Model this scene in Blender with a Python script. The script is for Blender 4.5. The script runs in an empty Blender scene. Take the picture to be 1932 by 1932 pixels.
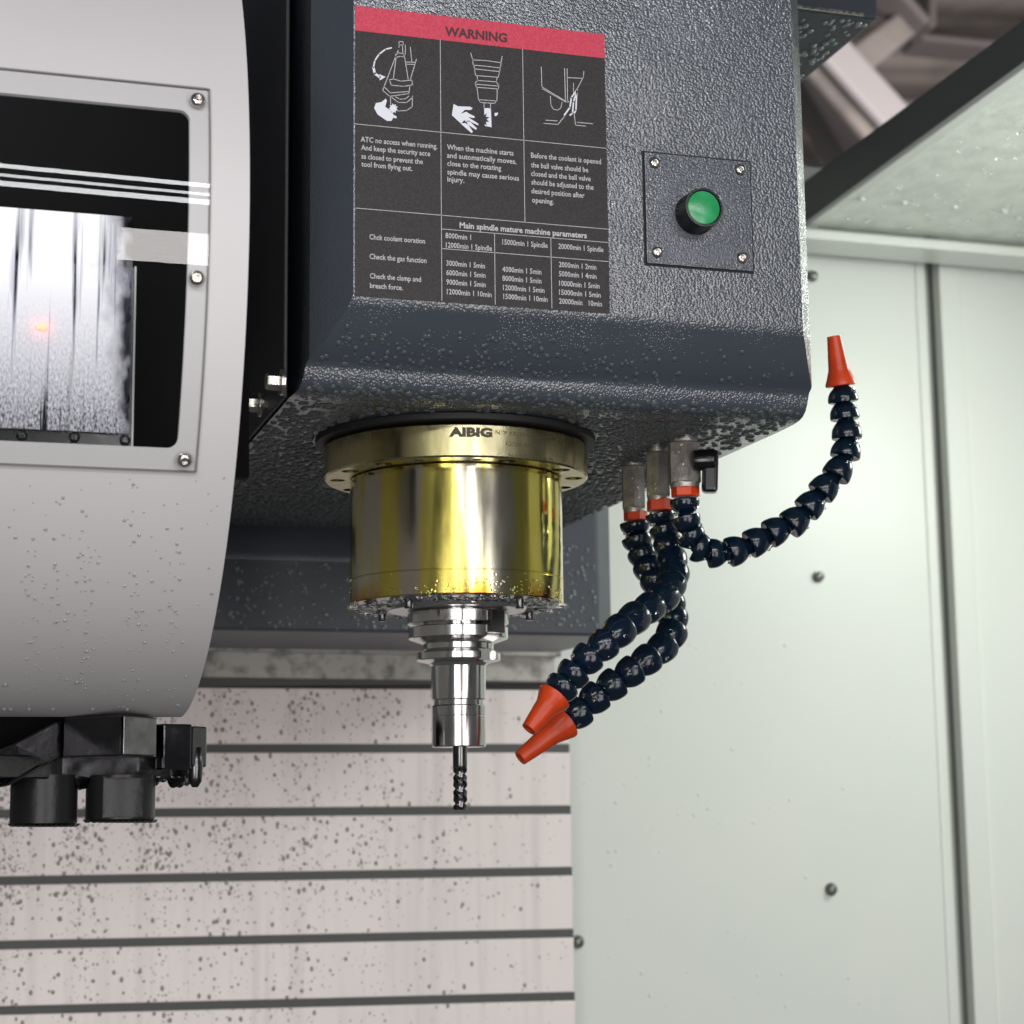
import bpy, bmesh, math, random
from mathutils import Vector, Matrix
random.seed(7)
S = bpy.context.scene
COL = S.collection
PI = math.pi
# ------------------------------------------------------------------ camera
CAMZ = 1.35                       # lens height above the shop floor (m)
FPX = 3540.0; W = 1932.0          # focal length and frame in photo units
YAW, PITCH, ROLL = math.radians(17.3), math.radians(8.9), 0.012
F = Vector((math.sin(YAW)*math.cos(PITCH), math.cos(YAW)*math.cos(PITCH), math.sin(PITCH)))
R0 = Vector((math.cos(YAW), -math.sin(YAW), 0)); U0 = R0.cross(F)
RR = R0*math.cos(ROLL) - U0*math.sin(ROLL); UU = U0*math.cos(ROLL) + R0*math.sin(ROLL)
CAM = Vector((0, 0, CAMZ))
cd = bpy.data.cameras.new('camera'); cam = bpy.data.objects.new('camera', cd); COL.objects.link(cam)
cam.matrix_world = Matrix(((RR.x, UU.x, -F.x, CAM.x), (RR.y, UU.y, -F.y, CAM.y), (RR.z, UU.z, -F.z, CAM.z), (0, 0, 0, 1)))
cd.sensor_width = 36; cd.lens = 36*FPX/W; cd.clip_start = 0.05; cd.clip_end = 60
cd.dof.use_dof = True; cd.dof.focus_distance = 1.24; cd.dof.aperture_fstop = 12
S.camera = cam
# ------------------------------------------------------------------ world, lamps, exposure
wd = bpy.data.worlds.new('World'); S.world = wd; wd.use_nodes = True
bg = wd.node_tree.nodes['Background']; bg.inputs[0].default_value = (0.80, 0.84, 0.86, 1); bg.inputs[1].default_value = 0.075
S.view_settings.view_transform = 'Standard'; S.view_settings.look = 'None'
S.view_settings.exposure = 0.35; S.view_settings.gamma = 1.0; S.view_settings.use_curve_mapping = False

def area(name, loc, target, sx, sy, power, col=(1, 1, 1)):
    l = bpy.data.lights.new(name, 'AREA'); l.shape = 'RECTANGLE'; l.size = sx; l.size_y = sy; l.energy = power; l.color = col
    o = bpy.data.objects.new(name, l); COL.objects.link(o); o.location = Vector(loc)
    d = (Vector(target) - Vector(loc)).normalized()
    o.rotation_euler = d.to_track_quat('-Z', 'Y').to_euler(); return o
# three-tube work light over the open door, behind and above the camera
for tz, th_, te in ((0.885, 0.030, 3.8), (0.815, 0.020, 2.4), (0.755, 0.036, 4.4)):
    area('door_work_light', (0.05, -0.32, CAMZ+tz), (0.3, 1.1, CAMZ+0.2), 2.2, th_, te, (0.97, 0.98, 1))
# added fill lamp, hidden above the window opening, brightens the fogged sheet
area('magazine_fill', (-0.02, 1.062, CAMZ+0.331+0.155), (-0.02, 1.082, CAMZ+0.25), 0.30, 0.012, 0.30, (0.95, 0.96, 1))
# enclosure light fixed to the right-hand side wall of the machine
area('side_work_light', (1.42, 1.42, CAMZ+0.55), (0.2, 1.75, CAMZ-0.45), 0.34, 0.30, 4.4, (0.94, 1.0, 0.93))
# tall lit strips of the hall doors and windows seen through the open machine door
for hx, hz_, hw, hh, he in ((-0.95, -0.35, 0.45, 1.5, 13.0), (-0.30, -0.10, 0.50, 1.7, 8.4), (0.39, 0.50, 0.19, 0.36, 2.6), (0.74, -0.30, 0.34, 1.7, 7.5), (1.25, -0.35, 0.42, 1.7, 10.0)):
    area('hall_light', (hx, -1.35, CAMZ+hz_), (hx+0.1, 1.9, CAMZ-0.15), hw, hh, he, (1.0, 0.955, 0.94))
# added unseen lamp that brightens the hall roof
area('hall_roof_fill', (3.6, 3.6, CAMZ+1.2), (3.4, 7.2, CAMZ+2.6), 1.5, 1.5, 130, (1.0, 0.95, 0.92))

# ------------------------------------------------------------------ unprojection helpers (photo units -> metres)
def ray(x, y): return F + RR*((x-W/2)/FPX) + UU*((W/2-y)/FPX)
def P(x, y, Y):
    d = ray(x, y); return CAM + d*(Y/d.y)
def PZ(x, y, z):
    d = ray(x, y); return CAM + d*((z-CAM.z)/d.z)
def PPL(x, y, p0, n):
    d = ray(x, y); return CAM + d*((p0-CAM).dot(n)/d.dot(n))
def mpp(p): return (p-CAM).dot(F)/FPX

# ------------------------------------------------------------------ materials
def nodes_of(m):
    m.use_nodes = True; nt = m.node_tree; return nt, nt.nodes, nt.links, nt.nodes['Principled BSDF']
def mat(name, col, rough=0.5, metal=0.0, bump=None, var=None, coat=0.0, rvar=None, spec=0.5, stretch=(1, 1, 1)):
    m = bpy.data.materials.new(name); nt, N, L, b = nodes_of(m)
    b.inputs['Base Color'].default_value = (*col, 1); b.inputs['Roughness'].default_value = rough
    b.inputs['Metallic'].default_value = metal; b.inputs['Coat Weight'].default_value = coat
    b.inputs['Coat Roughness'].default_value = 0.08; b.inputs['Specular IOR Level'].default_value = spec
    tc = N.new('ShaderNodeTexCoord'); mp = N.new('ShaderNodeMapping'); L.new(tc.outputs['Object'], mp.inputs[0]); mp.inputs['Scale'].default_value = stretch
    if bump:
        prev = None
        for sc, st, dist in bump:
            n = N.new('ShaderNodeTexNoise'); n.inputs['Scale'].default_value = sc; n.inputs['Detail'].default_value = 2; L.new(mp.outputs[0], n.inputs['Vector'])
            bp = N.new('ShaderNodeBump'); bp.inputs['Strength'].default_value = st; bp.inputs['Distance'].default_value = dist
            L.new(n.outputs[0], bp.inputs['Height'])
            if prev: L.new(prev.outputs[0], bp.inputs['Normal'])
            prev = bp
        L.new(prev.outputs[0], b.inputs['Normal'])
        if coat: L.new(prev.outputs[0], b.inputs['Coat Normal'])
    if var:
        sc, c2, lo, hi = var
        n = N.new('ShaderNodeTexNoise'); n.inputs['Scale'].default_value = sc; n.inputs['Detail'].default_value = 5; L.new(mp.outputs[0], n.inputs['Vector'])
        r = N.new('ShaderNodeMapRange'); r.inputs[1].default_value = lo; r.inputs[2].default_value = hi; L.new(n.outputs[0], r.inputs[0])
        mx = N.new('ShaderNodeMix'); mx.data_type = 'RGBA'; mx.inputs[6].default_value = (*col, 1); mx.inputs[7].default_value = (*c2, 1)
        L.new(r.outputs[0], mx.inputs[0]); L.new(mx.outputs[2], b.inputs['Base Color'])
    if rvar:
        sc, r0, r1 = rvar
        n = N.new('ShaderNodeTexNoise'); n.inputs['Scale'].default_value = sc; n.inputs['Detail'].default_value = 4; L.new(mp.outputs[0], n.inputs['Vector'])
        r = N.new('ShaderNodeMapRange'); r.inputs[1].default_value = 0.35; r.inputs[2].default_value = 0.65; r.inputs[3].default_value = r0; r.inputs[4].default_value = r1
        L.new(n.outputs[0], r.inputs[0]); L.new(r.outputs[0], b.inputs['Roughness'])
    return m

SLATE = (0.036, 0.044, 0.060)
def peel_paint(name, col, cell, dist, lo):
    """Stoved hammer paint: matt pigment under a clear coat that dries in fine pebbles, stronger in some patches."""
    m = bpy.data.materials.new(name); nt, N, L, b = nodes_of(m)
    tc = N.new('ShaderNodeTexCoord')
    def noise(sc, det):
        n = N.new('ShaderNodeTexNoise'); n.inputs['Scale'].default_value = sc; n.inputs['Detail'].default_value = det; L.new(tc.outputs['Object'], n.inputs['Vector']); return n
    mx = N.new('ShaderNodeMix'); mx.data_type = 'RGBA'; mx.inputs[6].default_value = (*col, 1); mx.inputs[7].default_value = (*[c*1.25 for c in col], 1)
    L.new(noise(8, 5).outputs[0], mx.inputs[0]); L.new(mx.outputs[2], b.inputs['Base Color'])
    b.inputs['Roughness'].default_value = 0.42
    v = N.new('ShaderNodeTexVoronoi'); v.feature = 'SMOOTH_F1'; v.inputs['Scale'].default_value = cell; v.inputs['Smoothness'].default_value = 0.35; L.new(tc.outputs['Object'], v.inputs['Vector'])
    pr_ = N.new('ShaderNodeMapRange'); pr_.inputs[1].default_value = 0.40; pr_.inputs[2].default_value = 0.60; pr_.inputs[3].default_value = lo; pr_.inputs[4].default_value = 1.0
    L.new(noise(16, 3).outputs[0], pr_.inputs[0])
    bp = N.new('ShaderNodeBump'); bp.inputs['Distance'].default_value = dist; L.new(v.outputs['Distance'], bp.inputs['Height']); L.new(pr_.outputs[0], bp.inputs['Strength']); bp.invert = True
    b2 = N.new('ShaderNodeBump'); b2.inputs['Distance'].default_value = dist*0.5; b2.inputs['Strength'].default_value = 0.35; L.new(noise(cell*1.7, 1).outputs[0], b2.inputs['Height']); L.new(bp.outputs[0], b2.inputs['Normal'])
    L.new(b2.outputs[0], b.inputs['Coat Normal'])
    b3 = N.new('ShaderNodeBump'); b3.inputs['Distance'].default_value = dist; b3.inputs['Strength'].default_value = 0.12; L.new(noise(cell, 1).outputs[0], b3.inputs['Height']); L.new(b3.outputs[0], b.inputs['Normal'])
    b.inputs['Coat Weight'].default_value = 1.0; b.inputs['Coat Roughness'].default_value = 0.022; b.inputs['Coat IOR'].default_value = 1.70; b.inputs['Specular IOR Level'].default_value = 0.25
    return m
M_paint = peel_paint('slate_hammer_paint', (0.040, 0.048, 0.062), 600, 0.00050, 0.38)
M_cast = mat('slate_smooth_paint', (0.052, 0.060, 0.076), 0.38, bump=[(300, 0.2, 0.0006)], var=(9, (0.062, 0.070, 0.086), 0.4, 0.65))
M_wing = mat('slate_matt_paint', (0.034, 0.040, 0.050), 0.55, bump=[(300, 0.2, 0.0006)], spec=0.25)
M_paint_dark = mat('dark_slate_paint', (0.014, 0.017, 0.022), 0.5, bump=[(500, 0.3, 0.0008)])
M_plate = peel_paint('button_plate_paint', (0.040, 0.046, 0.060), 900, 0.00022, 0.6)
M_white = mat('cover_paint', (0.56, 0.54, 0.543), 0.42, bump=[(900, 0.12, 0.0006)], var=(5, (0.53, 0.512, 0.517), 0.4, 0.7))
M_wall = mat('enclosure_paint', (0.67, 0.70, 0.655), 0.34, bump=[(420, 0.14, 0.001)], var=(4, (0.70, 0.715, 0.67), 0.4, 0.7))
M_roofsheet = mat('roof_sheet_paint', (0.76, 0.79, 0.73), 0.40, bump=[(60, 0.25, 0.004), (220, 0.3, 0.0015)], var=(36, (0.66, 0.70, 0.65), 0.42, 0.62))
M_wall2 = mat('enclosure_paint_grey', (0.46, 0.48, 0.44), 0.5, bump=[(420, 0.14, 0.001)])
M_beam = mat('beam_backlit_grey', (0.085, 0.095, 0.09), 0.5, bump=[(600, 0.2, 0.001)])  # dark grey also carries the backlit shade of the beam's face
M_black = mat('black_gap', (0.004, 0.004, 0.005), 0.7)
M_label = mat('label_charcoal', (0.022, 0.0195, 0.0205), 0.6, var=(900, (0.036, 0.032, 0.032), 0.42, 0.6), spec=0.35)
M_red = mat('label_red', (0.50, 0.028, 0.065), 0.55, var=(600, (0.55, 0.05, 0.09), 0.42, 0.6))
M_print = mat('label_print', (0.50, 0.50, 0.52), 0.6, var=(900, (0.30, 0.30, 0.31), 0.45, 0.7))
M_printw = mat('label_print_white', (0.68, 0.70, 0.76), 0.6)
M_printd = mat('label_print_dark', (0.055, 0.016, 0.022), 0.6)
M_steel = mat('ground_steel', (0.62, 0.61, 0.60), 0.16, 1.0, rvar=(40, 0.10, 0.22), stretch=(1, 1, 0.3))
M_steel_r = mat('wet_steel', (0.55, 0.55, 0.54), 0.28, 1.0, bump=[(300, 0.3, 0.001)])
M_screw = mat('screw_steel', (0.50, 0.48, 0.44), 0.24, 1.0, rvar=(200, 0.15, 0.4))
M_darksteel = mat('dark_tool_steel', (0.15, 0.145, 0.15), 0.22, 1.0)
M_engrave = mat('engraved_dark', (0.050, 0.045, 0.030), 0.6, 0.2)
M_pin = mat('gripper_pin_black', (0.010, 0.010, 0.011), 0.35, bump=[(160, 0.3, 0.001)], spec=0.35)
M_hex = mat('nickel_fitting', (0.40, 0.375, 0.36), 0.42, 0.75, bump=[(500, 0.3, 0.001)], var=(120, (0.22, 0.20, 0.19), 0.4, 0.7))
M_orange = mat('orange_plastic', (0.56, 0.052, 0.008), 0.34, bump=[(160, 0.1, 0.002)], var=(60, (0.43, 0.036, 0.006), 0.4, 0.7), spec=0.35)
M_blue = mat('navy_plastic', (0.0022, 0.0078, 0.021), 0.16, bump=[(420, 0.16, 0.0010)], var=(50, (0.003, 0.010, 0.019), 0.4, 0.6))
M_blackpl = mat('black_plastic', (0.006, 0.006, 0.007), 0.16)
M_arm = mat('black_oxide_steel', (0.11, 0.108, 0.115), 0.26, 1.0, bump=[(160, 0.12, 0.0006)], rvar=(60, 0.10, 0.30))
M_green = mat('green_button', (0.020, 0.27, 0.085), 0.22, var=(60, (0.05, 0.36, 0.15), 0.45, 0.75))
M_rubber = mat('rubber_wiper', (0.075, 0.077, 0.075), 0.6, bump=[(300, 0.3, 0.001)])
M_frame = mat('dirty_frame_paint', (0.48, 0.46, 0.43), 0.5, bump=[(200, 0.2, 0.001)], var=(60, (0.20, 0.195, 0.18), 0.47, 0.68))
M_ceil = mat('hall_roof', (0.30, 0.262, 0.245), 0.8, var=(2.5, (0.17, 0.15, 0.14), 0.4, 0.65))
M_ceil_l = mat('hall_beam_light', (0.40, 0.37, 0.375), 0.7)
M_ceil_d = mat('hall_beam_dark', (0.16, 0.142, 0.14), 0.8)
M_innard = mat('magazine_black', (0.002, 0.002, 0.0022), 0.8, spec=0.1)
M_bead2 = mat('coolant_bead_pale', (0.17, 0.19, 0.20), 0.10)
M_bead = mat('coolant_bead', (0.085, 0.096, 0.102), 0.08)
M_bead.node_tree.nodes['Principled BSDF'].inputs['Transmission Weight'].default_value = 0.2; M_bead.node_tree.nodes['Principled BSDF'].inputs['IOR'].default_value = 1.33

def water(name, tint, rough=0.04):
    m = bpy.data.materials.new(name); nt, N, L, b = nodes_of(m)
    b.inputs['Base Color'].default_value = (*tint, 1); b.inputs['Roughness'].default_value = rough
    b.inputs['Transmission Weight'].default_value = 1.0; b.inputs['IOR'].default_value = 1.33
    return m
M_water = water('coolant_drop', (0.97, 0.98, 0.98))
M_dark_drop = mat('refraction_dark_drop', (0.25, 0.23, 0.22), 0.3)  # grey puts the dark refraction of the slat drops into their colour
M_milk = mat('milky_drop', (0.60, 0.62, 0.60), 0.15)
M_milk.node_tree.nodes['Principled BSDF'].inputs['Transmission Weight'].default_value = 0.55

def slat_material():
    m = bpy.data.materials.new('way_cover_paint'); nt, N, L, b = nodes_of(m)
    tc = N.new('ShaderNodeTexCoord')
    def noise(scale, detail, st):
        mp = N.new('ShaderNodeMapping'); mp.inputs['Scale'].default_value = st; L.new(tc.outputs['Object'], mp.inputs[0])
        n = N.new('ShaderNodeTexNoise'); n.inputs['Scale'].default_value = scale; n.inputs['Detail'].default_value = detail; L.new(mp.outputs[0], n.inputs['Vector']); return n
    def ramp(src, lo, hi, a, c):
        r = N.new('ShaderNodeMapRange'); r.inputs[1].default_value = lo; r.inputs[2].default_value = hi; r.inputs[3].default_value = a; r.inputs[4].default_value = c
        L.new(src, r.inputs[0]); return r
    def mix(fac, a, c):
        x = N.new('ShaderNodeMix'); x.data_type = 'RGBA'; L.new(fac, x.inputs[0])
        if isinstance(a, tuple): x.inputs[6].default_value = (*a, 1)
        else: L.new(a, x.inputs[6])
        x.inputs[7].default_value = (*c, 1); return x
    s1 = ramp(noise(30, 4, (2.2, 2.2, 0.10)).outputs[0], 0.50, 0.72, 0, 0.55)      # run-down streaks
    c1 = mix(s1.outputs[0], (0.82, 0.745, 0.725), (0.60, 0.535, 0.53))
    s2 = ramp(noise(14, 5, (1, 1, 0.5)).outputs[0], 0.45, 0.7, 0, 0.5)
    c2 = mix(s2.outputs[0], c1.outputs[2], (0.72, 0.67, 0.66))
    L.new(c2.outputs[2], b.inputs['Base Color']); b.inputs['Roughness'].default_value = 0.34
    bp = N.new('ShaderNodeBump'); bp.inputs['Strength'].default_value = 0.15; bp.inputs['Distance'].default_value = 0.002
    L.new(noise(120, 3, (1, 1, 0.5)).outputs[0], bp.inputs['Height']); L.new(bp.outputs[0], b.inputs['Normal'])
    return m
M_slat = slat_material()

def spindle_material(name, body, zr0=0.0):
    m = bpy.data.materials.new(name); nt, N, L, b = nodes_of(m)
    tc = N.new('ShaderNodeTexCoord')
    def noise(scale, st, detail=4, w=0.0):
        mp = N.new('ShaderNodeMapping'); mp.inputs['Scale'].default_value = st; mp.inputs['Location'].default_value = (w, w, w); L.new(tc.outputs['Object'], mp.inputs[0])
        n = N.new('ShaderNodeTexNoise'); n.inputs['Scale'].default_value = scale; n.inputs['Detail'].default_value = detail; L.new(mp.outputs[0], n.inputs['Vector']); return n
    def rng(src, lo, hi, a=0.0, c=1.0):
        r = N.new('ShaderNodeMapRange'); r.inputs[1].default_value = lo; r.inputs[2].default_value = hi; r.inputs[3].default_value = a; r.inputs[4].default_value = c
        L.new(src, r.inputs[0]); return r
    def mix(fac, a, c):
        x = N.new('ShaderNodeMix'); x.data_type = 'RGBA'; L.new(fac, x.inputs[0])
        if isinstance(a, tuple): x.inputs[6].default_value = (*a, 1)
        else: L.new(a, x.inputs[6])
        x.inputs[7].default_value = (*c, 1); return x
    b.inputs['Metallic'].default_value = 1.0
    if body:
        a = rng(noise(24, (1.6, 1.6, 0.22), 5).outputs[0], 0.44, 0.53)
        c = mix(a.outputs[0], (0.60, 0.57, 0.46), (0.72, 0.62, 0.15))
        d = rng(noise(30, (1.4, 1.4, 0.35), 5, 3.0).outputs[0], 0.56, 0.68)
        c = mix(d.outputs[0], c.outputs[2], (0.60, 0.49, 0.06))
        # rusty oil rim that collects at the lower edge
        sx = N.new('ShaderNodeSeparateXYZ'); L.new(tc.outputs['Object'], sx.inputs[0])
        zr = rng(sx.outputs[2], zr0+0.013, zr0+0.001)
        nz = rng(noise(26, (1, 1, 0.6), 4, 7.0).outputs[0], 0.42, 0.6)
        mu = N.new('ShaderNodeMath'); mu.operation = 'MULTIPLY'; L.new(zr.outputs[0], mu.inputs[0]); L.new(nz.outputs[0], mu.inputs[1])
        c = mix(mu.outputs[0], c.outputs[2], (0.42, 0.20, 0.02))
    else:
        a = rng(noise(16, (1, 1, 0.6)).outputs[0], 0.42, 0.62)
        c = mix(a.outputs[0], (0.56, 0.50, 0.30), (0.50, 0.45, 0.20))
    L.new(c.outputs[2], b.inputs['Base Color'])
    rr = rng(noise(60, (1, 1, 0.2), 5, 1.0).outputs[0], 0.35, 0.65, 0.09 if body else 0.18, 0.20 if body else 0.30)
    L.new(rr.outputs[0], b.inputs['Roughness'])
    bp = N.new('ShaderNodeBump'); bp.inputs['Strength'].default_value = 0.05; bp.inputs['Distance'].default_value = 0.0006
    L.new(noise(220, (1, 1, 0.25), 3, 2.0).outputs[0], bp.inputs['Height']); L.new(bp.outputs[0], b.inputs['Normal'])
    return m
M_flange = spindle_material('brass_toned_steel', False)

def pane_material():
    m = bpy.data.materials.new('clear_acrylic'); nt, N, L, b = nodes_of(m)
    out = N['Material Output']; N.remove(b)
    t = N.new('ShaderNodeBsdfTransparent'); t.inputs[0].default_value = (0.98, 0.985, 0.985, 1)
    g = N.new('ShaderNodeBsdfGlossy'); g.inputs['Roughness'].default_value = 0.015
    fr = N.new('ShaderNodeFresnel'); fr.inputs[0].default_value = 1.49
    ge = N.new('ShaderNodeNewGeometry'); iv = N.new('ShaderNodeMath'); iv.operation = 'SUBTRACT'; iv.inputs[0].default_value = 1.0; L.new(ge.outputs['Backfacing'], iv.inputs[1])
    mu = N.new('ShaderNodeMath'); mu.operation = 'MULTIPLY'; L.new(fr.outputs[0], mu.inputs[0]); L.new(iv.outputs[0], mu.inputs[1])
    mx = N.new('ShaderNodeMixShader'); L.new(mu.outputs[0], mx.inputs[0]); L.new(t.outputs[0], mx.inputs[1]); L.new(g.outputs[0], mx.inputs[2])
    L.new(mx.outputs[0], out.inputs[0]); return m
M_pane = pane_material()

def fog_material():
    m = bpy.data.materials.new('fogged_pane'); nt, N, L, b = nodes_of(m)
    out = N['Material Output']; tc = N.new('ShaderNodeTexCoord')
    def noise(scale, st, detail=4):
        mp = N.new('ShaderNodeMapping'); mp.inputs['Scale'].default_value = st; L.new(tc.outputs['Object'], mp.inputs[0])
        n = N.new('ShaderNodeTexNoise'); n.inputs['Scale'].default_value = scale; n.inputs['Detail'].default_value = detail; L.new(mp.outputs[0], n.inputs['Vector']); return n
    def rng(src, lo, hi, a=0.0, c=1.0):
        r = N.new('ShaderNodeMapRange'); r.inputs[1].default_value = lo; r.inputs[2].default_value = hi; r.inputs[3].default_value = a; r.inputs[4].default_value = c
        L.new(src, r.inputs[0]); return r
    def math2(op, a, c):
        x = N.new('ShaderNodeMath'); x.operation = op
        for i, v in enumerate((a, c)):
            if isinstance(v, float): x.inputs[i].default_value = v
            else: L.new(v, x.inputs[i])
        return x
    b.inputs['Base Color'].default_value = (0.92, 0.92, 0.97, 1); b.inputs['Roughness'].default_value = 0.6
    drips = rng(noise(70, (3, 3, 0.10)).outputs[0], 0.54, 0.66)           # clear run-down tracks
    sx = N.new('ShaderNodeSeparateXYZ'); L.new(tc.outputs['Object'], sx.inputs[0])
    low = rng(sx.outputs[2], 0.035, -0.045)                                # fog thins out lower on the pane
    grain = rng(noise(800, (1, 1, 0.5), 6).outputs[0], 0.22, 0.78)
    a = math2('MULTIPLY', drips.outputs[0], rng(sx.outputs[2], 0.11, 0.05).outputs[0])
    lg = math2('MULTIPLY', low.outputs[0], math2('ADD', grain.outputs[0], 0.28).outputs[0])
    clear = math2('MAXIMUM', a.outputs[0], lg.outputs[0])
    edge = math2('ADD', sx.outputs[0], math2('MULTIPLY', noise(120, (1, 1, 0.6), 8).outputs[0], 0.022).outputs[0])
    er = rng(edge.outputs[0], FOGX-0.004, FOGX+0.016)
    clear = math2('MAXIMUM', clear.outputs[0], er.outputs[0])
    cl = N.new('ShaderNodeClamp'); L.new(clear.outputs[0], cl.inputs[0])
    t = N.new('ShaderNodeBsdfTransparent'); t.inputs[0].default_value = (0.8, 0.8, 0.85, 1)
    mx = N.new('ShaderNodeMixShader'); L.new(cl.outputs[0], mx.inputs[0]); L.new(b.outputs[0], mx.inputs[1]); L.new(t.outputs[0], mx.inputs[2])
    L.new(mx.outputs[0], out.inputs[0]); return m

# ------------------------------------------------------------------ mesh helpers
class MB:
    def __init__(s): s.v = []; s.f = []
    def add(s, vs, fs):
        o = len(s.v); s.v += [Vector(v) for v in vs]; s.f += [tuple(i+o for i in f) for f in fs]
    def box(s, c, size, rot=None):
        hx, hy, hz = [k/2 for k in size]; c = Vector(c)
        vs = [Vector((x, y, z)) for z in (-hz, hz) for x, y in ((-hx, -hy), (hx, -hy), (hx, hy), (-hx, hy))]
        if rot is not None: vs = [rot @ v for v in vs]
        s.add([c+v for v in vs], [(3, 2, 1, 0), (4, 5, 6, 7), (0, 1, 5, 4), (1, 2, 6, 5), (2, 3, 7, 6), (3, 0, 4, 7)])
    def prism(s, poly, z0, z1):           # poly: [(x,y)] in plan
        n = len(poly)
        s.add([(x, y, z0) for x, y in poly] + [(x, y, z1) for x, y in poly],
              [tuple(range(n-1, -1, -1)), tuple(range(n, 2*n))] + [(i, (i+1) % n, n+(i+1) % n, n+i) for i in range(n)])
    def extrude(s, pts, vec):             # a polygon in space, pushed along vec
        n = len(pts); vec = Vector(vec)
        s.add([Vector(p) for p in pts] + [Vector(p)+vec for p in pts],
              [tuple(range(n-1, -1, -1)), tuple(range(n, 2*n))] + [(i, (i+1) % n, n+(i+1) % n, n+i) for i in range(n)])
    def lathe(s, prof, c, axis=(0, 0, 1), seg=48, cap=True, ph=0.0):   # prof: [(r, h)] along axis
        ax = Vector(axis).normalized(); t = Vector((1, 0, 0)) if abs(ax.x) < 0.9 else Vector((0, 1, 0))
        u = (t - ax*t.dot(ax)).normalized(); w = ax.cross(u); c = Vector(c); n = len(prof); vs = []; fs = []
        for r, h in prof:
            for k in range(seg):
                a = 2*PI*k/seg + ph; vs.append(c + ax*h + (u*math.cos(a)+w*math.sin(a))*r)
        for i in range(n-1):
            for k in range(seg):
                k2 = (k+1) % seg; fs.append((i*seg+k, i*seg+k2, (i+1)*seg+k2, (i+1)*seg+k))
        if cap:
            fs.append(tuple(range(seg-1, -1, -1))); fs.append(tuple((n-1)*seg+k for k in range(seg)))
        s.add(vs, fs)
    def tube(s, pts, r, seg=8):
        pts = [Vector(p) for p in pts]; vs = []; fs = []; n = len(pts)
        for i, p in enumerate(pts):
            d = (pts[min(i+1, n-1)] - pts[max(i-1, 0)]).normalized()
            t = Vector((0, 0, 1)) if abs(d.z) < 0.9 else Vector((1, 0, 0))
            u = d.cross(t).normalized(); w = d.cross(u)
            rr = r[i] if isinstance(r, (list, tuple)) else r
            for k in range(seg):
                a = 2*PI*k/seg; vs.append(p + (u*math.cos(a)+w*math.sin(a))*rr)
        for i in range(n-1):
            for k in range(seg):
                k2 = (k+1) % seg; fs.append((i*seg+k, i*seg+k2, (i+1)*seg+k2, (i+1)*seg+k))
        fs.append(tuple(range(seg-1, -1, -1))); fs.append(tuple((n-1)*seg+k for k in range(seg)))
        s.add(vs, fs)
    def mesh(s, name, m, off=Vector((0, 0, 0)), smooth=None):
        me = bpy.data.meshes.new(name); me.from_pydata([v-off for v in s.v], [], s.f); me.update()
        bm = bmesh.new(); bm.from_mesh(me); bmesh.ops.recalc_face_normals(bm, faces=bm.faces); bm.to_mesh(me); bm.free()
        me.materials.append(m)
        if smooth is not None:
            for p in me.polygons: p.use_smooth = True
            me.set_sharp_from_angle(angle=math.radians(smooth))
        return me
    def build(s, name, m, parent=None, smooth=None, bevel=None, seg=2):
        off = parent.matrix_world.translation.copy() if parent is not None else Vector((0, 0, 0))
        o = bpy.data.objects.new(name, s.mesh(name, m, off, smooth)); COL.objects.link(o); o.parent = parent
        if bevel:
            b = o.modifiers.new('bevel', 'BEVEL'); b.width = bevel; b.segments = seg; b.limit_method = 'ANGLE'; b.angle_limit = math.radians(35)
        o.matrix_world = Matrix.Translation(off) if parent is not None else Matrix()
        if parent is not None: o.matrix_basis = Matrix(); o.matrix_parent_inverse = Matrix(); o.location = (0, 0, 0)
        bpy.context.view_layer.update()
        return o
def thing(name, label, cat, loc, group=None):
    o = bpy.data.objects.new(name, None); COL.objects.link(o); o.location = loc; o.empty_display_size = 0.02
    o['label'] = label; o['category'] = cat
    if group: o['group'] = group
    bpy.context.view_layer.update(); return o
def place(me, name, parent, loc, axis=(0, 0, 1), spin=0.0, scale=1.0):     # shared mesh, its +Z turned to axis
    o = bpy.data.objects.new(name, me); COL.objects.link(o); o.parent = parent
    off = parent.matrix_world.translation if parent is not None else Vector((0, 0, 0))
    o.location = Vector(loc) - off
    q = Vector((0, 0, 1)).rotation_difference(Vector(axis).normalized())
    o.rotation_mode = 'QUATERNION'; o.rotation_quaternion = q @ Matrix.Rotation(spin, 3, 'Z').to_quaternion()
    o.scale = (scale,)*3; return o
def boolean_cut(o, cutter_mb, mname):
    c = bpy.data.objects.new('cutter', cutter_mb.mesh('cutter', M_black)); COL.objects.link(c)
    md = o.modifiers.new('cut', 'BOOLEAN'); md.object = c; md.operation = 'DIFFERENCE'; md.solver = 'EXACT'
    bpy.context.view_layer.update()
    dg = bpy.context.evaluated_depsgraph_get(); me = bpy.data.meshes.new_from_object(o.evaluated_get(dg)); me.name = mname
    o.modifiers.clear(); o.data = me
    bpy.data.objects.remove(c)
def sharp(o, ang):
    for p in o.data.polygons: p.use_smooth = True
    o.data.set_sharp_from_angle(angle=math.radians(ang))

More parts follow.
